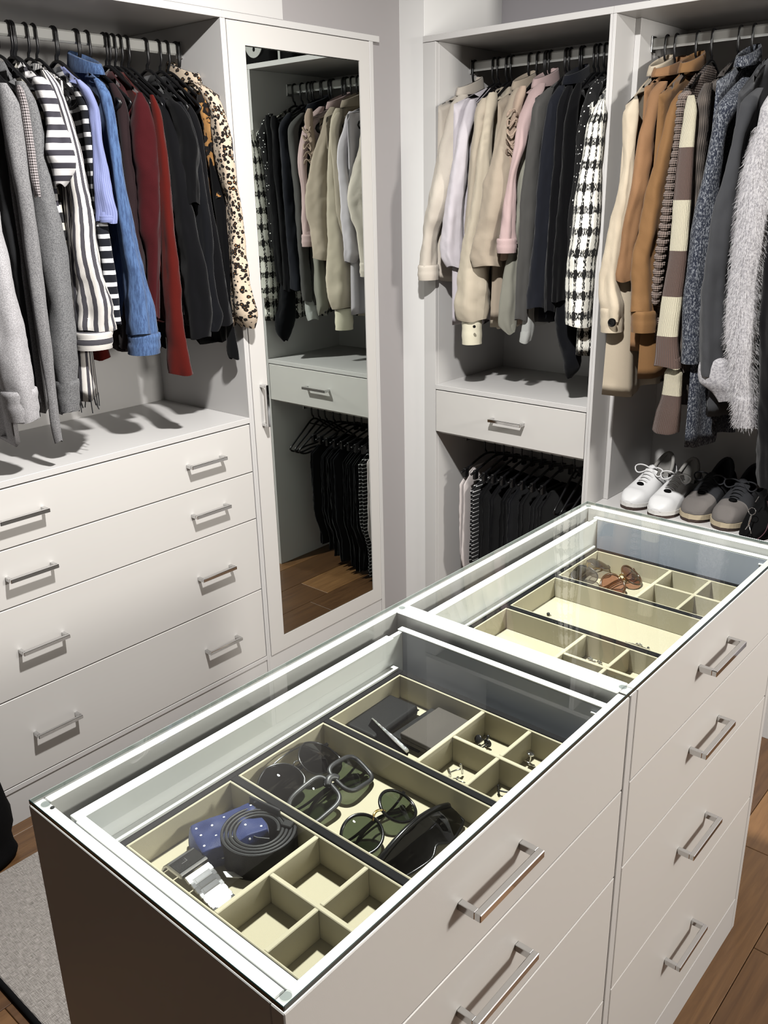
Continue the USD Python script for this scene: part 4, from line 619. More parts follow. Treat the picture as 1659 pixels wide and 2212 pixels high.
    if g.get('ruffle'):
        r = rows[2]; fm = []
        for k in range(5):
            a = np.linspace(0, 2*PI, 14); z = r[1] + .06 - .028*k
            fm.append(tube(np.c_[r[0]+.01+.016*np.cos(a), r[4]-.02-.012*np.sin(a)+0*a, z+.01*np.sin(2*a+k)], .004, 6, True, .5))
        t.part('ruffle', cat(*fm), sm, smooth=True)
    if g.get('fuzz'):
        q = np.random.default_rng(11); R = interp_rows(rows, 200); N = 5200; pts = np.zeros((N, 3, 3)); 
        for k in range(N):
            p, z, b, a, f = R[q.integers(20, 200)]; th = q.uniform(0, 2*PI); nrm = np.array((math.cos(th), math.sin(th), q.uniform(-.9, .3)))
            c = np.array((p+b*math.cos(th), f+a*math.sin(th), z)); ln = q.uniform(.004, .014)
            for j in range(3): pts[k, j] = c + nrm*ln*j/2 + (q.normal(0, .0015, 3) if j else 0) + np.array((0, 0, -.002*j*j))
        c = UsdGeom.BasisCurves.Define(stage, t.path + '/fuzz'); c.CreateTypeAttr('linear')
        c.CreateCurveVertexCountsAttr([3]*N); c.CreatePointsAttr([Gf.Vec3f(*map(float, x)) for x in (pts.reshape(-1, 3)-t.loc)]); c.CreateWidthsAttr([.00035]); c.SetWidthsInterpolation('constant')
        UsdShade.MaterialBindingAPI.Apply(c.GetPrim()).Bind(M['mohair_fibre']); tag(c.GetPrim(), kind='stuff')
# spare hangers on the rails, as counted in the photo
for bay, ps in (('L', (-1.0, -.897, -.83, -.714, -.62, -.582, -.56, -.50, -.395)), ('R', (.255, .29, .407, .525, .57, .625))):
    gs = sorted((g['pc'], g['sn']) for g in GARMENTS if g['bay'] == bay and g['sn'] and (bay == 'L' or g['pc'] < .77)); done = {}
    for p in ps:
        lo = [n for q, n in gs if q <= p]; hi = [n for q, n in gs if q > p]; pair = ((lo or [gs[0][1]])[-1], (hi or [gs[-1][1]])[0])
        nd = done.get(pair, 0); done[pair] = nd+1; extra = ('spare', 'second spare', 'third spare')[nd]
        hanger(f'{extra} black hanger between the {pair[0]} and the {pair[1]}' if lo and hi else f'{extra} black hanger right of the {(lo or hi)[-1]}', bay, p, None)
# lower hanging bay: trousers on bar hangers, then three empty hangers
def trousers(p, w, m, label, hl, z0=.632, z1=.03, f0=.43, f1=.74, skirt=False):
    t = T('trousers' if not skirt else 'skirt', label, 'trousers' if not skirt else 'skirt', (p, .59, z1))
    for k, s in enumerate((-1, 1)):
        rows = [[p+s*w*.5*u, z, w*.5, .5*(f1-f0)*(1-.12*(z < .3)), (f0+f1)/2+.02*(z < .3)] for z, u in ((z0, .35), (z0-.012, .8), (z0-.06, 1.0), (.45, 1.0), (.3, 1.05), (.15, 1.1), (z1+.01, 1.1), (z1, 1.05))]
        ms, uv = sleeve_mesh('R', rows, int(p*1000)+k, True, .05, 36, 26, 1.0, 3.0); t.part('leg', ms, m, smooth=True, uv=uv)
    clip_hanger(hl, p, -1.295)
trousers(.236, .014, 'trouser_grey', 'pale grey trousers folded over a hanger under the right wardrobe drawer', 'black clip hanger carrying the pale grey trousers')
trousers(.281, .013, 'trouser_stripe', 'black trousers with thin white stripes next to the pale grey trousers', 'black clip hanger carrying the thin striped black trousers', .610, .045)
for k, (p, m, a) in enumerate(((.322, 'black_b', .06), (.362, 'black_a', .04), (.402, 'black_b', .05), (.445, 'black_c', .07), (.488, 'black_b', .08), (.53, 'black_a', .1), (.572, 'black_b', .12))):
    w_ = ('third', 'fourth', 'fifth', 'sixth', 'seventh', 'eighth', 'ninth')[k]
    trousers(p, .013, m, f'plain black trousers, {w_} pair from the left in the lower hanging bay', f'black clip hanger carrying the {w_} pair of trousers from the left', .60-.006*(k % 3), a, .43+.012*(k % 3), .74)
for k, p in enumerate((.622, .665, .708)):
    hanger('empty black hanger right of the trousers under the drawer, ' + ('nearest the trousers', 'the middle one', 'closest to the divider')[k], 'R', p, 'empty hangers in the lower bay', z=-1.295, tilt=(.1, 0, -.08)[k])

# ------------------------------------------------------------------ shoes
def shoe(t, L, W, H, at, ang, kind):
    """toe at -y; sections from toe to heel; the opening dips to the insole"""
    A = rot('z', ang); S = lambda mesh: tf(mesh, A, at)
    ys = np.linspace(0, 1, 40); sole = .026 if kind == 'runner' else .022
    half = lambda y: W/2*(np.clip(1-(1-np.clip(y/.28, 0, 1))**2.2, 0, 1)**.5)*(1-.16*np.exp(-((y-.62)/.16)**2))*(1-.25*np.clip((y-.8)/.2, 0, 1)**2)*np.sqrt(np.clip(1-np.clip((y-.93)/.075, 0, 1)**2, .02, 1))
    outline = lambda g: np.vstack([np.c_[half(ys)*g, ys*L*(1)], np.c_[-half(ys)*g, ys*L][::-1]])
    foot = lambda g, h, z: extrude(Polygon(outline(g)).buffer(.0001), h, z)
    mats = dict(sneaker=('white_leather', 'white_rubber', 'gum_sole', 'shoe_lining', 'lace_white'), runner=('suede_grey', 'foam_cream', 'gum_sole', 'knit_black', 'knit_black'))[kind]
    t.part('outsole', S(foot(1.0, .010, 0)), mats[2]); 
    if kind == 'runner':
        v, f = vf(foot(1.07, sole-.0104, .0102)); t.part('midsole', S((v, f)), mats[1], smooth=30)
    else: t.part('midsole', S(foot(1.03, sole-.009, .0102)), mats[1])
    rings, n = [], 33; th = np.linspace(0, PI, n)
    for y in np.linspace(.012, .985, 36):
        w = float(half(np.array(y)))*1.0; rise = .55+.45*np.clip((y-.25)/.25, 0, 1)
        hh = H*(.50*np.clip(y/.16, 0, 1)**.55 + .50*np.clip((y-.2)/.34, 0, 1)**1.3) - H*.22*np.clip((y-.6)/.12, 0, 1) + H*.42*np.clip((y-.84)/.14, 0, 1)
        x = w*np.sign(np.cos(th))*np.abs(np.cos(th))**.62; z = hh*np.sin(th)**.75
        op = np.clip((y-.50)/.07, 0, 1)*np.clip((.965-y)/.03, 0, 1)
        inner = np.clip((np.sin(th)-.80)/.06, 0, 1)*op
        z = z*(1-inner) + (.012)*inner + (-.0)*inner
        rings.append(np.c_[x, np.full(n, y*L), sole+.001+z])
        # close underneath
    rings = [np.vstack([r, np.c_[np.linspace(r[-1, 0], r[0, 0], 8)[1:-1], np.full(6, r[0, 1]), np.full(6, sole+.001)]]) for r in rings]
    
    if kind == 'runner':
        t.part('toe_cap', S(loft(rings[:12])[0]), mats[0], smooth=45); t.part('upper', S(loft(rings[11:])[0]), 'knit_black', smooth=45)
    else: t.part('upper', S(loft(rings)[0]), mats[0], smooth=45)
    # toe opening, tongue, laces
    tl = [(0, .30*L, sole+H*.60), (0, .40*L, sole+H*.78), (0, .50*L, sole+H*1.02), (0, .545*L, sole+H*1.18)]
    R = smooth_path(tl, 12); rg = []
    for k, c in enumerate(R):
        w = W*.15+W*.10*(k/11); a = np.arange(12)*2*PI/12; rg.append(np.c_[w*np.cos(a)*(1 if k < 11 else .8), c[1]+0*a+.003*np.sin(a), c[2]+.004+.004*np.sin(a)-.010*(np.cos(a)**2)])
    t.part('tongue', S(loft(rg)[0]), mats[3] if kind == 'runner' else 'white_leather', smooth=True)
    hl = []
    for k in range(18):
        a = k/17*PI; hl.append((W*.32*math.cos(a), L*(.76+.19*math.sin(a)), sole+H*(.80+.72*math.sin(a)**1.3)))
    t.part('heel_collar', S(tube(hl, .006, 8)), mats[3], smooth=True)
    hb = []
    for k in range(9):
        a = PI*k/8; hb.append(np.array([(W*.29*math.cos(a)*g, L*(.77+.185*math.sin(a)), sole+H*(.40+h*(.35+.65*math.sin(a)**1.3))) for g, h in ((1, .0), (1.04, .6), (1.12, 1.08))]))
    hb = np.array(hb); vv = np.vstack([hb.reshape(-1, 3), hb.reshape(-1, 3)*[.94, .985, 1]]); ff = []
    for k in range(8):
        for j in range(2):
            i = k*3+j; ff += [(i, i+3, i+4), (i, i+4, i+1), (i+27, i+31, i+30), (i+27, i+28, i+31)]
    t.part('heel_lining', S((vv, np.array(ff))), mats[3], smooth=True)
    for k in range(5):
        y = L*(.335+.048*k); z = sole+H*(.66+.092*k); w = W*.22
        t.part('lace', S(tube([(-w, y+.006, z-.006), (-w*.5, y, z+.007), (0, y-.002, z+.010), (w*.5, y, z+.007), (w, y+.006, z-.006)], .0028, 6, flat=.6)), mats[4], smooth=True)
    for s in (-1, 1):
        z = sole+H*1.08; y = L*.53
        t.part('lace_bow', S(tube(smooth_path([(0, y, z), (s*.028, y-.01, z+.014), (s*.052, y-.016, z+.004), (s*.044, y-.022, z-.01), (s*.01, y-.006, z)], 18), .0026, 6)), mats[4], smooth=True)
    t.part('lace_knot', S(tf(trimesh.creation.icosphere(2, .006), np.diag((1.4, 1, .8)), (0, L*.528, sole+H*1.09))), mats[4], smooth=True)
    t.part('throat_gap', S(tf(lathe([(0, .001), (W*.13, 0), (0, -.001)], 16), np.diag((1, .45, 1)) @ rot('x', .35), (0, .285*L, sole+H*.645))), 'soft_black', smooth=True)
SZ = .6205
for k, (x, y, a, lab) in enumerate(((.893, .45, -.10, 'white leather lace-up sneaker at the left end of the shoe shelf'), (1.000, .432, -.05, 'white leather lace-up sneaker beside the grey running shoes'))):
    t = T('sneaker', lab, 'shoe', (x, y+.12, SZ), 0, 'pair of white sneakers'); shoe(t, .27, .100, .078, (x, y, SZ), a, 'sneaker')
for k, (x, y, a, lab) in enumerate(((1.100, .462, -.05, 'grey suede running shoe beside the white sneakers'), (1.207, .45, -.02, 'grey suede running shoe nearest the black pouch'))):
    t = T('running_shoe', lab, 'shoe', (x, y+.12, SZ), 0, 'pair of grey running shoes'); shoe(t, .275, .104, .082, (x, y, SZ), a, 'runner')
pb = T('pouch', 'black drawstring pouch with a silver snap hook on the shoe shelf', 'pouch', (1.318, .47, SZ))
rg = []
for z, w, d, dx in ((0, .030, .04, 0), (.004, .042, .05, 0), (.03, .043, .05, .003), (.07, .036, .042, .010), (.10, .026, .03, .020), (.125, .016, .018, .028), (.14, .01, .01, .032)):
    a = np.arange(24)*2*PI/24; rg.append(np.c_[1.302+dx+w*np.cos(a)*(1+.06*np.sin(3*a+z*60)), .462+d*np.sin(a)*.8+z*.25, np.full(24, SZ+z)])
pb.part('bag', loft(rg)[0], 'soft_black', smooth=True)
c_ = np.array((1.305, .418, SZ+.095)); a = np.linspace(0, 2*PI, 20)[:-1]
pb.part('ring', tube(c_+np.c_[.010*np.cos(a), .003*np.sin(a), .010*np.sin(a)], .0012, 6, True), 'chrome', smooth=True)
pb.part('snap_hook', cat(tube([c_+(0, 0, -.010), c_+(-.002, -.004, -.03), c_+(-.003, -.006, -.042)], [.002, .0028, .002], 8), tube([c_+(-.003, -.006, -.042), c_+(-.010, -.009, -.058)], .0015, 6), tube([c_+(-.003, -.006, -.042), c_+(.004, -.009, -.055), c_+(.009, -.01, -.066)], .0015, 6)), 'chrome', smooth=True, label='silver snap hook')
pb.part('zip_pull', tube([c_+(.004, .005, .028), c_+(.010, .012, .045)], .0014, 6), 'chrome', smooth=True)
pb.part('cord', tube(smooth_path([c_+(.03, .03, .03), c_+(.05, .0, -.01), c_+(.048, -.01, -.05), c_+(.02, -.01, -.088)], 20), .0012, 6), 'plum_shoe', smooth=True)
ps = T('shoe', 'dusky pink shoe cut off by the right edge of the photo on the shoe shelf', 'shoe', (1.355, .52, SZ)); 
v, f = vf(rbox(.09, .25, .075, .03)); v[:, 2] *= (1-.45*np.clip((.0-v[:, 1])/.12, 0, 1)); 
ps.part('upper', tf((v, f), None, (1.40, .535, SZ+.008)), 'pink_leather', smooth=50); ps.part('sole', tf(extrude(Polygon([(-.04, -.1), (-.02, -.12), (.02, -.12), (.04, -.1), (.038, .11), (-.038, .11)]), .008), None, (1.40, .535, SZ)), 'gum_sole')
ps.part('strap', tube([(1.358, .47, SZ+.03), (1.383, .455, SZ+.06), (1.418, .455, SZ+.06)], .004, 6), 'plum_shoe', smooth=True)
# ------------------------------------------------------------------ things in the near organiser
def place(t, A, c):         # part maker for a thing modelled flat, turned by A and set at c
    return lambda n, mesh, m, smooth=True, **k: t.part(n, tf(mesh, A, c), m, smooth=smooth, **k)
def lens_shape(kind, w, h):
    a = np.linspace(0, 2*PI, 48, endpoint=False); c, s = np.cos(a), np.sin(a)
    if kind == 'round': return np.c_[w*c, h*s]
    if kind == 'aviator': return np.c_[w*c*(1-.10*s)+.004*(s < 0)*-s, h*(np.sign(s)*np.abs(s)**(.75)) - .004*np.abs(c)]
    e = .5 if kind == 'square' else .6
    return np.c_[w*np.sign(c)*np.abs(c)**e*(1+.06*s), h*np.sign(s)*np.abs(s)**e]
def sunglasses(label, c, kind, lens, frame, w=.0275, h=.022, gap=.067, rim=.0022, tilt=.42, yaw=0.0, temple='frame_black', base=.0):
    """lenses face up; local x runs along the glasses, local y is the brow side"""
    A = rot('z', PI/2+yaw) @ rot('x', tilt) 
    t = T('sunglasses', label, 'sunglasses', (c[0], c[1], Z0+.004))
    put = place(t, A, c); dome = lambda q: np.c_[q[:, 0], q[:, 1], -q[:, 0]**2*1.9 - .0]
    for s in (-1, 1):
        sh = lens_shape(kind, w, h); sh = sh*[s, 1]; sh = sh + [s*gap/2, 0]
        if s < 0: sh = sh[::-1]
        n = len(sh); mid = sh.mean(0); V, F = [], []
        for k, g in enumerate((1, .75, .45, .2)):
            q = mid+(sh-mid)*g; V.append(np.c_[q, -q[:, 0]**2*3.2 + .0035*(1-g*g)])
        V.append([[mid[0], mid[1], -mid[0]**2*3.2+.0035]]); V = np.vstack(V)
        for k in range(3):
            for i in range(n): j = (i+1) % n; F += [(k*n+i, k*n+j, (k+1)*n+j), (k*n+i, (k+1)*n+j, (k+1)*n+i)]
        for i in range(n): F.append((3*n+i, 3*n+(i+1) % n, 4*n))
        put('lens', (V, np.array(F)), lens)
        put('rim', tube(np.c_[sh, -sh[:, 0]**2*3.2], rim, 8, True), frame)
    x = gap/2-w*.86
    put('bridge', tube(smooth_path([(-x, .004, -.001), (-x*.5, .009, .001), (0, .0105, .0015), (x*.5, .009, .001), (x, .004, -.001)], 14), rim*.8 if kind != 'square' else rim*1.6, 8), frame if kind != 'round' else 'gold')
    if kind == 'aviator': put('brow_bar', tube(smooth_path([(-.03, h*.93, -.003), (0, h*.98, .001), (.03, h*.93, -.003)], 14), .0012, 6), frame)
    e = gap/2+w
    for s in (-1, 1):
        put('hinge', box(s*e-.003, s*e+.003, h*.35, h*.35+.005, -e*e*3.2-.006, -e*e*3.2+.002), frame, smooth=False)
        put('temple_arm', tube(smooth_path([(s*e, h*.42, -e*e*3.2-.004), (s*e*.7, h*.40-.002, -.024-.004*s), (-s*e*.45, h*.32-.004, -.026-.004*s), (-s*e*.9, h*.05-.008, -.025-.004*s), (-s*e*1.06, -h*.2, -.024-.004*s)], 26), np.linspace(.0017, .0026, 26)*(1 if kind != 'shield' else 1.6), 7, flat=.6), temple)
    for s in (-1, 1): put('nose_pad', tf(trimesh.creation.icosphere(1, .0032), np.diag((.5, 1, .6)), (s*x*.8, -.004, -.006)), 'bumper')
    return t
ZG = Z0+.034
sunglasses('black aviator sunglasses with dark lenses, farthest from the drawer fronts', (1.308, -1.434, ZG), 'aviator', 'lens_black', 'frame_black', .0345, .0285, .078, .0014, .42, .02)
sunglasses('matte black square sunglasses with green lenses, second in the tray', (1.373, -1.430, ZG), 'square', 'lens_green', 'frame_matte', .0315, .0245, .0745, .0034, .44, .03)
sunglasses('round black sunglasses with a thin gold bridge, third in the tray', (1.465, -1.438, ZG-.004), 'round', 'lens_green', 'frame_black', .0275, .0262, .0715, .0022, .42, .0)
def shield(label, c, yaw):
    A = rot('z', PI/2+yaw) @ rot('x', .42); t = T('sunglasses', label, 'sunglasses', (c[0], c[1], Z0+.004)); put = place(t, A, c)
    x = np.linspace(-.074, .074, 30); top = .023-1.2*x**2; bot = -.026+.0045*np.exp(-(x/.012)**2)*2.2+2.0*np.abs(x)**2.0*1.3
    z = -x**2*3.6
    V = np.vstack([np.c_[x, top, z], np.c_[x, (top+bot)/2, z+.004], np.c_[x, bot, z]]); F = []
    for k in range(2):
        for i in range(29): F += [(k*30+i, (k+1)*30+i, (k+1)*30+i+1), (k*30+i, (k+1)*30+i+1, k*30+i+1)]
    put('lens', (V, np.array(F)), 'lens_black'); o = np.vstack([np.c_[x, top, z], np.c_[x, bot, z][::-1]])
    put('rim', tube(o, .0022, 8, True), 'frame_black'); put('brow', tube(np.c_[x, top, z+.0005], .0042, 8), 'frame_black')
    for s in (-1, 1): put('temple_arm', tube(smooth_path([(s*.069, .012, -.02), (s*.05, .010, -.028), (-s*.03, .006, -.03-.004*s), (-s*.066, -.006, -.028-.004*s)], 22), .0034, 8, flat=.6), 'frame_black')
    put('nose_piece', tube([(-.011, -.006, .0), (0, .001, .001), (.011, -.006, .0)], .0022, 8), 'frame_black')
shield('large black wraparound sunglasses nearest the drawer fronts', (1.537, -1.432, ZG+.002), .0)
# belt rolled on edge
bl = T('belt', 'rolled black leather belt standing on edge beside the blue pocket square', 'belt', (1.368, -1.566, Z0+.004))
a = np.linspace(0, 2*PI*4.1, 190); r = .0265 + .0215*a/a[-1]; h0, h1 = Z0+.0045, Z0+.0425
pc_ = np.c_[1.368 + r*np.cos(a+.6), -1.566 + r*np.sin(a+.6)]
nrm = np.c_[np.cos(a+.6), np.sin(a+.6)]; th = .0019
V = np.vstack([np.c_[pc_+nrm*th, np.full(190, h0)], np.c_[pc_+nrm*th, np.full(190, h1)], np.c_[pc_-nrm*th, np.full(190, h1)], np.c_[pc_-nrm*th, np.full(190, h0)]]); F = []
for i in range(189):
    for k in range(4): b = (k+1) % 4; F += [(k*190+i, k*190+i+1, b*190+i+1), (k*190+i, b*190+i+1, b*190+i)]
F += [(0, 190, 380), (0, 380, 570), (189, 379+190, 379), (189, 759, 569)]
bl.part('strap', (V, np.array(F)), 'belt_leather', smooth=40)
bl.part('strap_edge', tube(np.c_[pc_, np.full(190, h1-.0002)], .0009, 5), 'belt_edge', smooth=True)
bl.part('strap_tail', tube([(1.353, -1.570, h1-.012), (1.362, -1.575, h1-.006), (1.374, -1.572, h1-.006), (1.385, -1.562, h1-.008)], .0010, 6), 'belt_edge', smooth=True)
bl.part('buckle', cat(tf(box(-.026, .026, -.0022, .0022, 0, .044, .001), rot('z', .12), (1.345, -1.533, Z0+.008))), 'gunmetal', label='dark metal buckle')
bl.part('keeper', tf(box(-.007, .007, -.006, .006, 0, .04, .001), rot('z', .3), (1.392, -1.536, Z0+.006)), 'belt_leather')
# pocket square
hk = T('pocket_square', 'folded navy blue pocket square with white polka dots', 'pocket square', (1.331, -1.583, Z0+.004))
v, f = vf(trimesh.creation.icosphere(5, 1.0)); d = v/np.max(np.abs(v), axis=1, keepdims=True); v = .62*d+.38*v
v = v*[.034, .050, .017]; v[:, 2] += .006*(noise(v*55+3)-.5)*(v[:, 2] > 0) + .006*np.clip((v[:, 1]+.02)/.07, -1, 1)*(v[:, 2] > 0); v[:, :2] += .004*(noise(v*40+9)-.5)[:, None]
hq = tf((v, f), rot('z', -.42), (1.331, -1.583, Z0+.004+.0175)); hk.part('folded_cloth', hq, 'hanky', smooth=True)
from scipy.spatial import cKDTree
tr_ = trimesh.Trimesh(*vf(hq), process=False); vn = np.array(tr_.vertex_normals)
dots = []; kt = cKDTree(np.array(tr_.vertices)[:, :2]); topm = vn[:, 2] > .25
for i in range(-3, 4):
    for j in range(-3, 4):
        q = np.array((1.331, -1.583)) + rot('z', -.42)[:2, :2] @ np.array((i*.021+.0105*(j % 2), j*.0185))
        dist = np.linalg.norm(np.array(tr_.vertices)[:, :2]-q, axis=1) + 1e3*(~topm); k = int(np.argmin(dist))
        if dist[k] < .002:
            z_ = vn[k]; x_ = np.cross([0, 1.0, 0], z_); x_ /= np.linalg.norm(x_); y_ = np.cross(z_, x_)
            dots.append(tf(lathe([(0, .0005), (.0015, .0004), (.0016, -.0004), (0, -.0004)], 12), np.stack([x_, y_, z_], 1), tr_.vertices[k]))
hk.part('polka_dots', cat(*dots), 'paper_white', label='white dots')
hk.part('care_tag', tf(box(-.006, .006, -.012, .012, 0, .0012, .0004), rot('z', -.3) @ rot('x', -.5), (1.378, -1.618, Z0+.012)), 'paper_white', label='white tag')
# steel bracelet watch
wt = T('wristwatch', 'steel bracelet watch with a dark square face lying in the front tray', 'watch', (1.35, -1.652, Z0+.004))
arc = smooth_path([(1.300, Z0+.010), (1.309, Z0+.022), (1.322, Z0+.030), (1.343, Z0+.031), (1.362, Z0+.025), (1.380, Z0+.016), (1.400, Z0+.009)], 200)
dl = np.r_[0, np.cumsum(np.linalg.norm(np.diff(arc, axis=0), axis=1))]
def on(s): x = np.interp(s, dl, arc[:, 0]); z = np.interp(s, dl, arc[:, 1]); x2 = np.interp(s+.001, dl, arc[:, 0]); z2 = np.interp(s+.001, dl, arc[:, 1]); return x, z, math.atan2(z2-z, x2-x)
def seg(s, ln, wd, th, y=0.0, c=.0007):
    x, z, an = on(s); return tf(box(-ln/2, ln/2, -wd/2, wd/2, -th, .0002 if th < .004 else 0, c), rot('y', -an), (x, -1.6515+y, z))
Ltot = dl[-1]
wt.part('case', seg(Ltot*.375, .030, .042, .007, 0, .0015), 'brushed_steel'); x, z, an = on(Ltot*.375)
wt.part('dial', tf(box(-.0105, .0105, -.0195, .0195, .0001, .0008, .0003), rot('y', -an), (x, -1.6515, z)), 'frame_black', label='dark square face')
wt.part('hand', tf(cat(box(-.006, 0, -.0004, .0004, .0009, .0013, .0001), box(-.0004, .0004, -.008, 0, .0009, .0013, .0001), tf(box(-.005, .0, -.0003, .0003, .0009, .0013, .0001), rot('z', .7))), rot('y', -an), (x, -1.6515, z)), 'brushed_steel')
for s in np.arange(.03, .99, .068):
    if abs(s*Ltot-Ltot*.375) < .019: continue
    wd = .040 - .012*abs(s-.375); wt.part('link', seg(s*Ltot+.001, .0069, wd*.985, .0044, 0, .0009), 'brushed_steel') if False else None
    wt.part('link_core', seg(s*Ltot, .0084, wd*.96, .0040), 'brushed_steel')
    wt.part('link', seg(s*Ltot, .0074, wd*.60, .0034, 0, .0012), 'brushed_steel'); 
    for q in (-1, 1): wt.part('link', seg(s*Ltot+.0036, .0070, wd*.17, .0034, q*wd*.41), 'brushed_steel')
wt.part('clasp', seg(Ltot*.975, .012, .02, .004), 'dull_chrome')
# wallet, case, pen
wl = T('wallet', 'black leather wallet lying under the brown card case', 'wallet', (1.297, -1.245, Z0+.004))
wl.part('cover', tf(rbox(.060, .112, .019, .006), rot('z', .03), (1.300, -1.246, Z0+.0045)), 'black_leather', smooth=40)
wl.part('seam', tf(box(-.0305, .0305, -.057, .057, .0088, .0102, .0005), rot('z', .03), (1.300, -1.246, Z0+.0045)), 'soft_black')
w2 = T('wallet', 'thin black card wallet between the black wallet and the brown card case', 'wallet', (1.36, -1.222, Z0+.004))
w2.part('cover', tf(rbox(.058, .100, .006, .002), rot('z', -.02), (1.364, -1.220, Z0+.0045)), 'black_leather', smooth=40)
w2.part('flap', tf(rbox(.052, .098, .003, .001), rot('z', -.02), (1.364, -1.220, Z0+.0107)), 'black_leather', smooth=40)
cc = T('card_case', 'taupe brown square card case beside the small cufflink compartments', 'card case', (1.377, -1.234, Z0+.014))
cc.part('lid', tf(rbox(.062, .094, .008, .002), rot('z', -.02), (1.3915, -1.228, Z0+.0218)), 'card_grey', smooth=40); cc.part('base', tf(rbox(.0605, .0925, .0075, .0015), rot('z', -.02), (1.3915, -1.228, Z0+.0140)), 'card_grey', smooth=40)
gc = T('glasses_case', 'slim black sleeve with a glittering silver edge in the wallet tray', 'case', (1.35, -1.296, Z0+.004))
ea, eb = np.array((1.306, -1.277, Z0+.034)), np.array((1.402, -1.308, Z0+.034)); dn = np.array((-.006, -.020, -.029))
gc.part('sleeve', trimesh.convex.convex_hull(np.array([ea, eb, ea+(0, .004, -.004), eb+(0, .004, -.004), ea+dn, eb+dn*[1, .8, 1], ea+dn+(0, .016, 0), eb+dn+(0, .02, 0)])), 'soft_black')
gc.part('glitter_edge', tube([ea, ea*.7+eb*.3, ea*.35+eb*.65, eb], [.0012, .0020, .0030, .0030], 8), 'glitter', smooth=True, label='silver glitter edge')
# cufflinks
def cufflink(label, c, A, m='chrome', n='cufflink'):
    t = T(n, label, 'cufflink', c); put = place(t, A, c)
    put('face', lathe([(0, .0022), (.0060, .0018), (.0068, 0), (.0060, -.0014), (0, -.0016)], 20), m); put('post', tube([(0, 0, -.001), (.001, 0, -.009), (.0005, 0, -.018)], .0012, 8), m)
    put('toggle', cat(tube([(-.008, 0, -.0185), (.008, 0, -.0185)], .0018, 8), tf(trimesh.creation.icosphere(1, .0024), None, (.008, 0, -.0185))), m)
zf = Z0+.0045
cufflink('round steel cufflink lying on its side, upper one in the near small compartment', (1.463, -1.287, zf+.0085), rot('z', .9) @ rot('y', -1.75))
cufflink('round steel cufflink lying on its side, lower one in the near small compartment', (1.482, -1.294, zf+.0075), rot('z', .35) @ rot('y', -1.45))
cufflink('dark bar cufflink leaning on the wall of its compartment', (1.450, -1.197, zf+.012), rot('z', 1.3) @ rot('y', -1.0), 'gunmetal'); cufflink('dark bar cufflink in front of its pair in the same compartment', (1.464, -1.192, zf+.008), rot('z', 1.5) @ rot('y', 1.5), 'gunmetal')
cufflink('mushroom shaped steel cufflink standing in the compartment by the drawer front', (1.538, -1.190, zf+.022), rot('y', .12))
cufflink('steel cufflink half hidden by the drawer front edge', (1.556, -1.268, zf+.0085), rot('z', .3) @ rot('y', 1.5), 'gunmetal')
# far organiser
ZF = Z0+.030
sunglasses('round sunglasses with grey lenses in the far organiser', (1.290, -.548, ZF+.006), 'round', 'lens_grey', 'gunmetal', .029, .028, .076, .0011, .30, .12, 'gold')
sunglasses('brown tinted sunglasses with gold arms in the far organiser', (1.366, -.552, ZF), 'round', 'lens_brown', 'tortoise', .027, .025, .068, .0022, .62, -.12, 'gold')
er = T('earring_stud', 'tiny dark stud earring at the end of the long far tray', 'earring', (1.303, -.750, zf)); er.part('stone', tf(trimesh.creation.icosphere(2, .0034), None, (1.306, -.752, zf+.0034)), 'gunmetal', smooth=True); er.part('post', tube([(1.306, -.752, zf+.003), (1.312, -.75, zf+.001)], .0007, 6), 'chrome', smooth=True)
nk = T('necklace', 'fine silver chain necklace lying along the dark frame of the far tray', 'necklace', (1.45, -.76, zf))
ch = smooth_path([(1.389, -.7615, zf+.001), (1.42, -.7625, zf+.001), (1.461, -.762, zf+.001), (1.485, -.757, zf+.001), (1.498, -.755, zf+.001), (1.518, -.759, zf+.001)], 90); ch[:, 1] += .0009*np.sin(np.arange(90)*1.5)
nk.part('chain', tube(ch, .0008, 5), 'chrome', smooth=True)
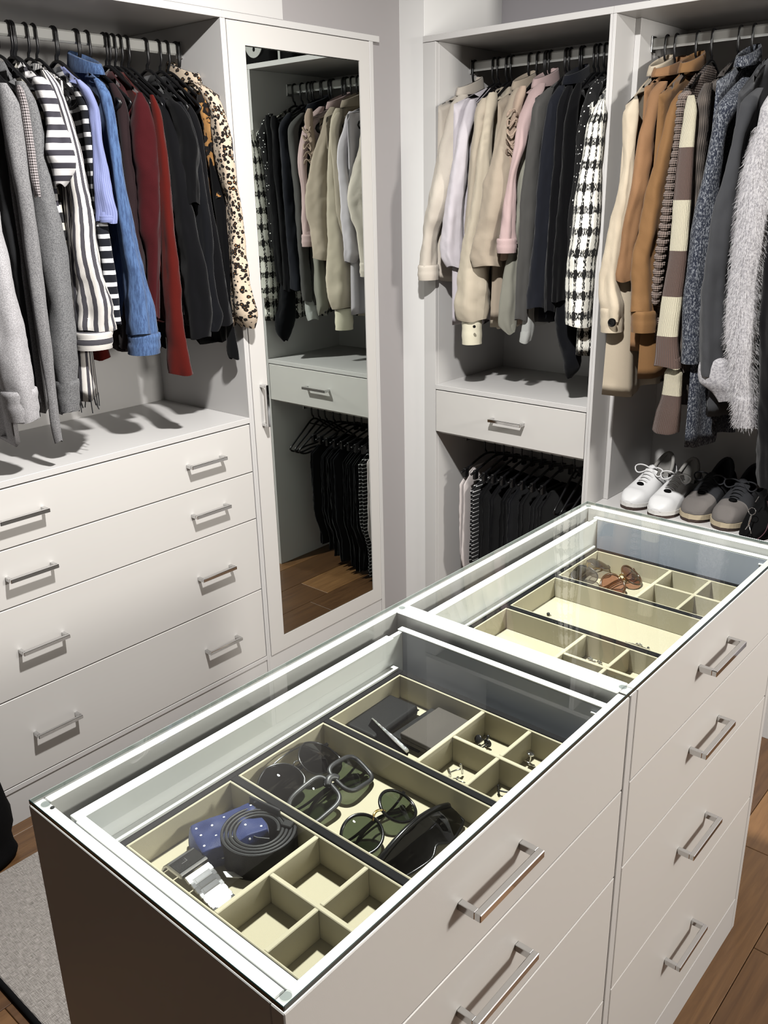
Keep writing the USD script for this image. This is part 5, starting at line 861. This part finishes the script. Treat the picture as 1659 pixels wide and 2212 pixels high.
nk.part('pendant', cat(*(tf(trimesh.creation.icosphere(1, .0026), None, (1.496+.004*k, -.756+.002*(k % 2), zf+.0027)) for k in range(3)), tf(trimesh.creation.icosphere(1, .003), None, (1.519, -.758, zf+.003))), 'chrome', smooth=True)
for k, (x, y, w_) in enumerate(((1.456, -.858, 'left'), (1.466, -.866, 'middle'), (1.475, -.860, 'right'))):
    e = T('earring', f'small silver earring, {w_} one of the cluster in the far small compartment', 'earring', (x, y, zf), 0, None)
    e.part('petal', cat(*(tf(trimesh.creation.icosphere(1, .0026), None, (x+.003*math.cos(q*2.1+k), y+.003*math.sin(q*2.1+k), zf+.003+.0015*(q % 2))) for q in range(3))), 'chrome', smooth=True); e.part('hook', tube([(x, y, zf+.004), (x+.002, y-.004, zf+.008), (x+.004, y-.007, zf+.004)], .0006, 5), 'chrome', smooth=True)

# ------------------------------------------------------------------ floor things at the left edge
rug = T('rug', 'grey woven rug on the floorboards at the lower left', 'rug', (.62, -.9, 0))
rug.part('pile', box(.150, 1.16, -1.60, -.15, .0005, .009, .003), 'rug_weave', smooth=40); rug.part('binding', tf(tube([(.150, -1.606, .006), (1.16, -1.606, .006)], .0065, 10), None, (0, 0, .0006)), 'soft_black', smooth=True, label='dark binding along the end of the rug')
tb = T('tote_bag', 'slouched black cloth bag on the floor against the drawers at the left edge', 'bag', (.085, -1.50, 0))
rg = []
for z, g in ((.001, .86), (.012, .98), (.028, 1.0), (.05, .93), (.075, .90), (.10, .97), (.145, 1.0), (.19, .95), (.24, .86), (.28, .8), (.31, .7)):
    a = np.arange(40)*2*PI/40; sx, sy = .068*g, .135*g
    rg.append(np.c_[.076+sx*np.sign(np.cos(a))*np.abs(np.cos(a))**.7*(1+.05*np.sin(5*a+z*50)), -1.497+sy*np.sign(np.sin(a))*np.abs(np.sin(a))**.7*(1+.03*np.sin(4*a-z*40)), np.full(40, z)])
tb.part('body', loft(rg)[0], 'soft_black', smooth=True); tb.part('handle_strap', tube(smooth_path([(.05, -1.56, .30), (.06, -1.55, .37), (.07, -1.49, .39), (.08, -1.44, .37), (.08, -1.43, .30)], 20), .007, 8), 'soft_black', smooth=True)
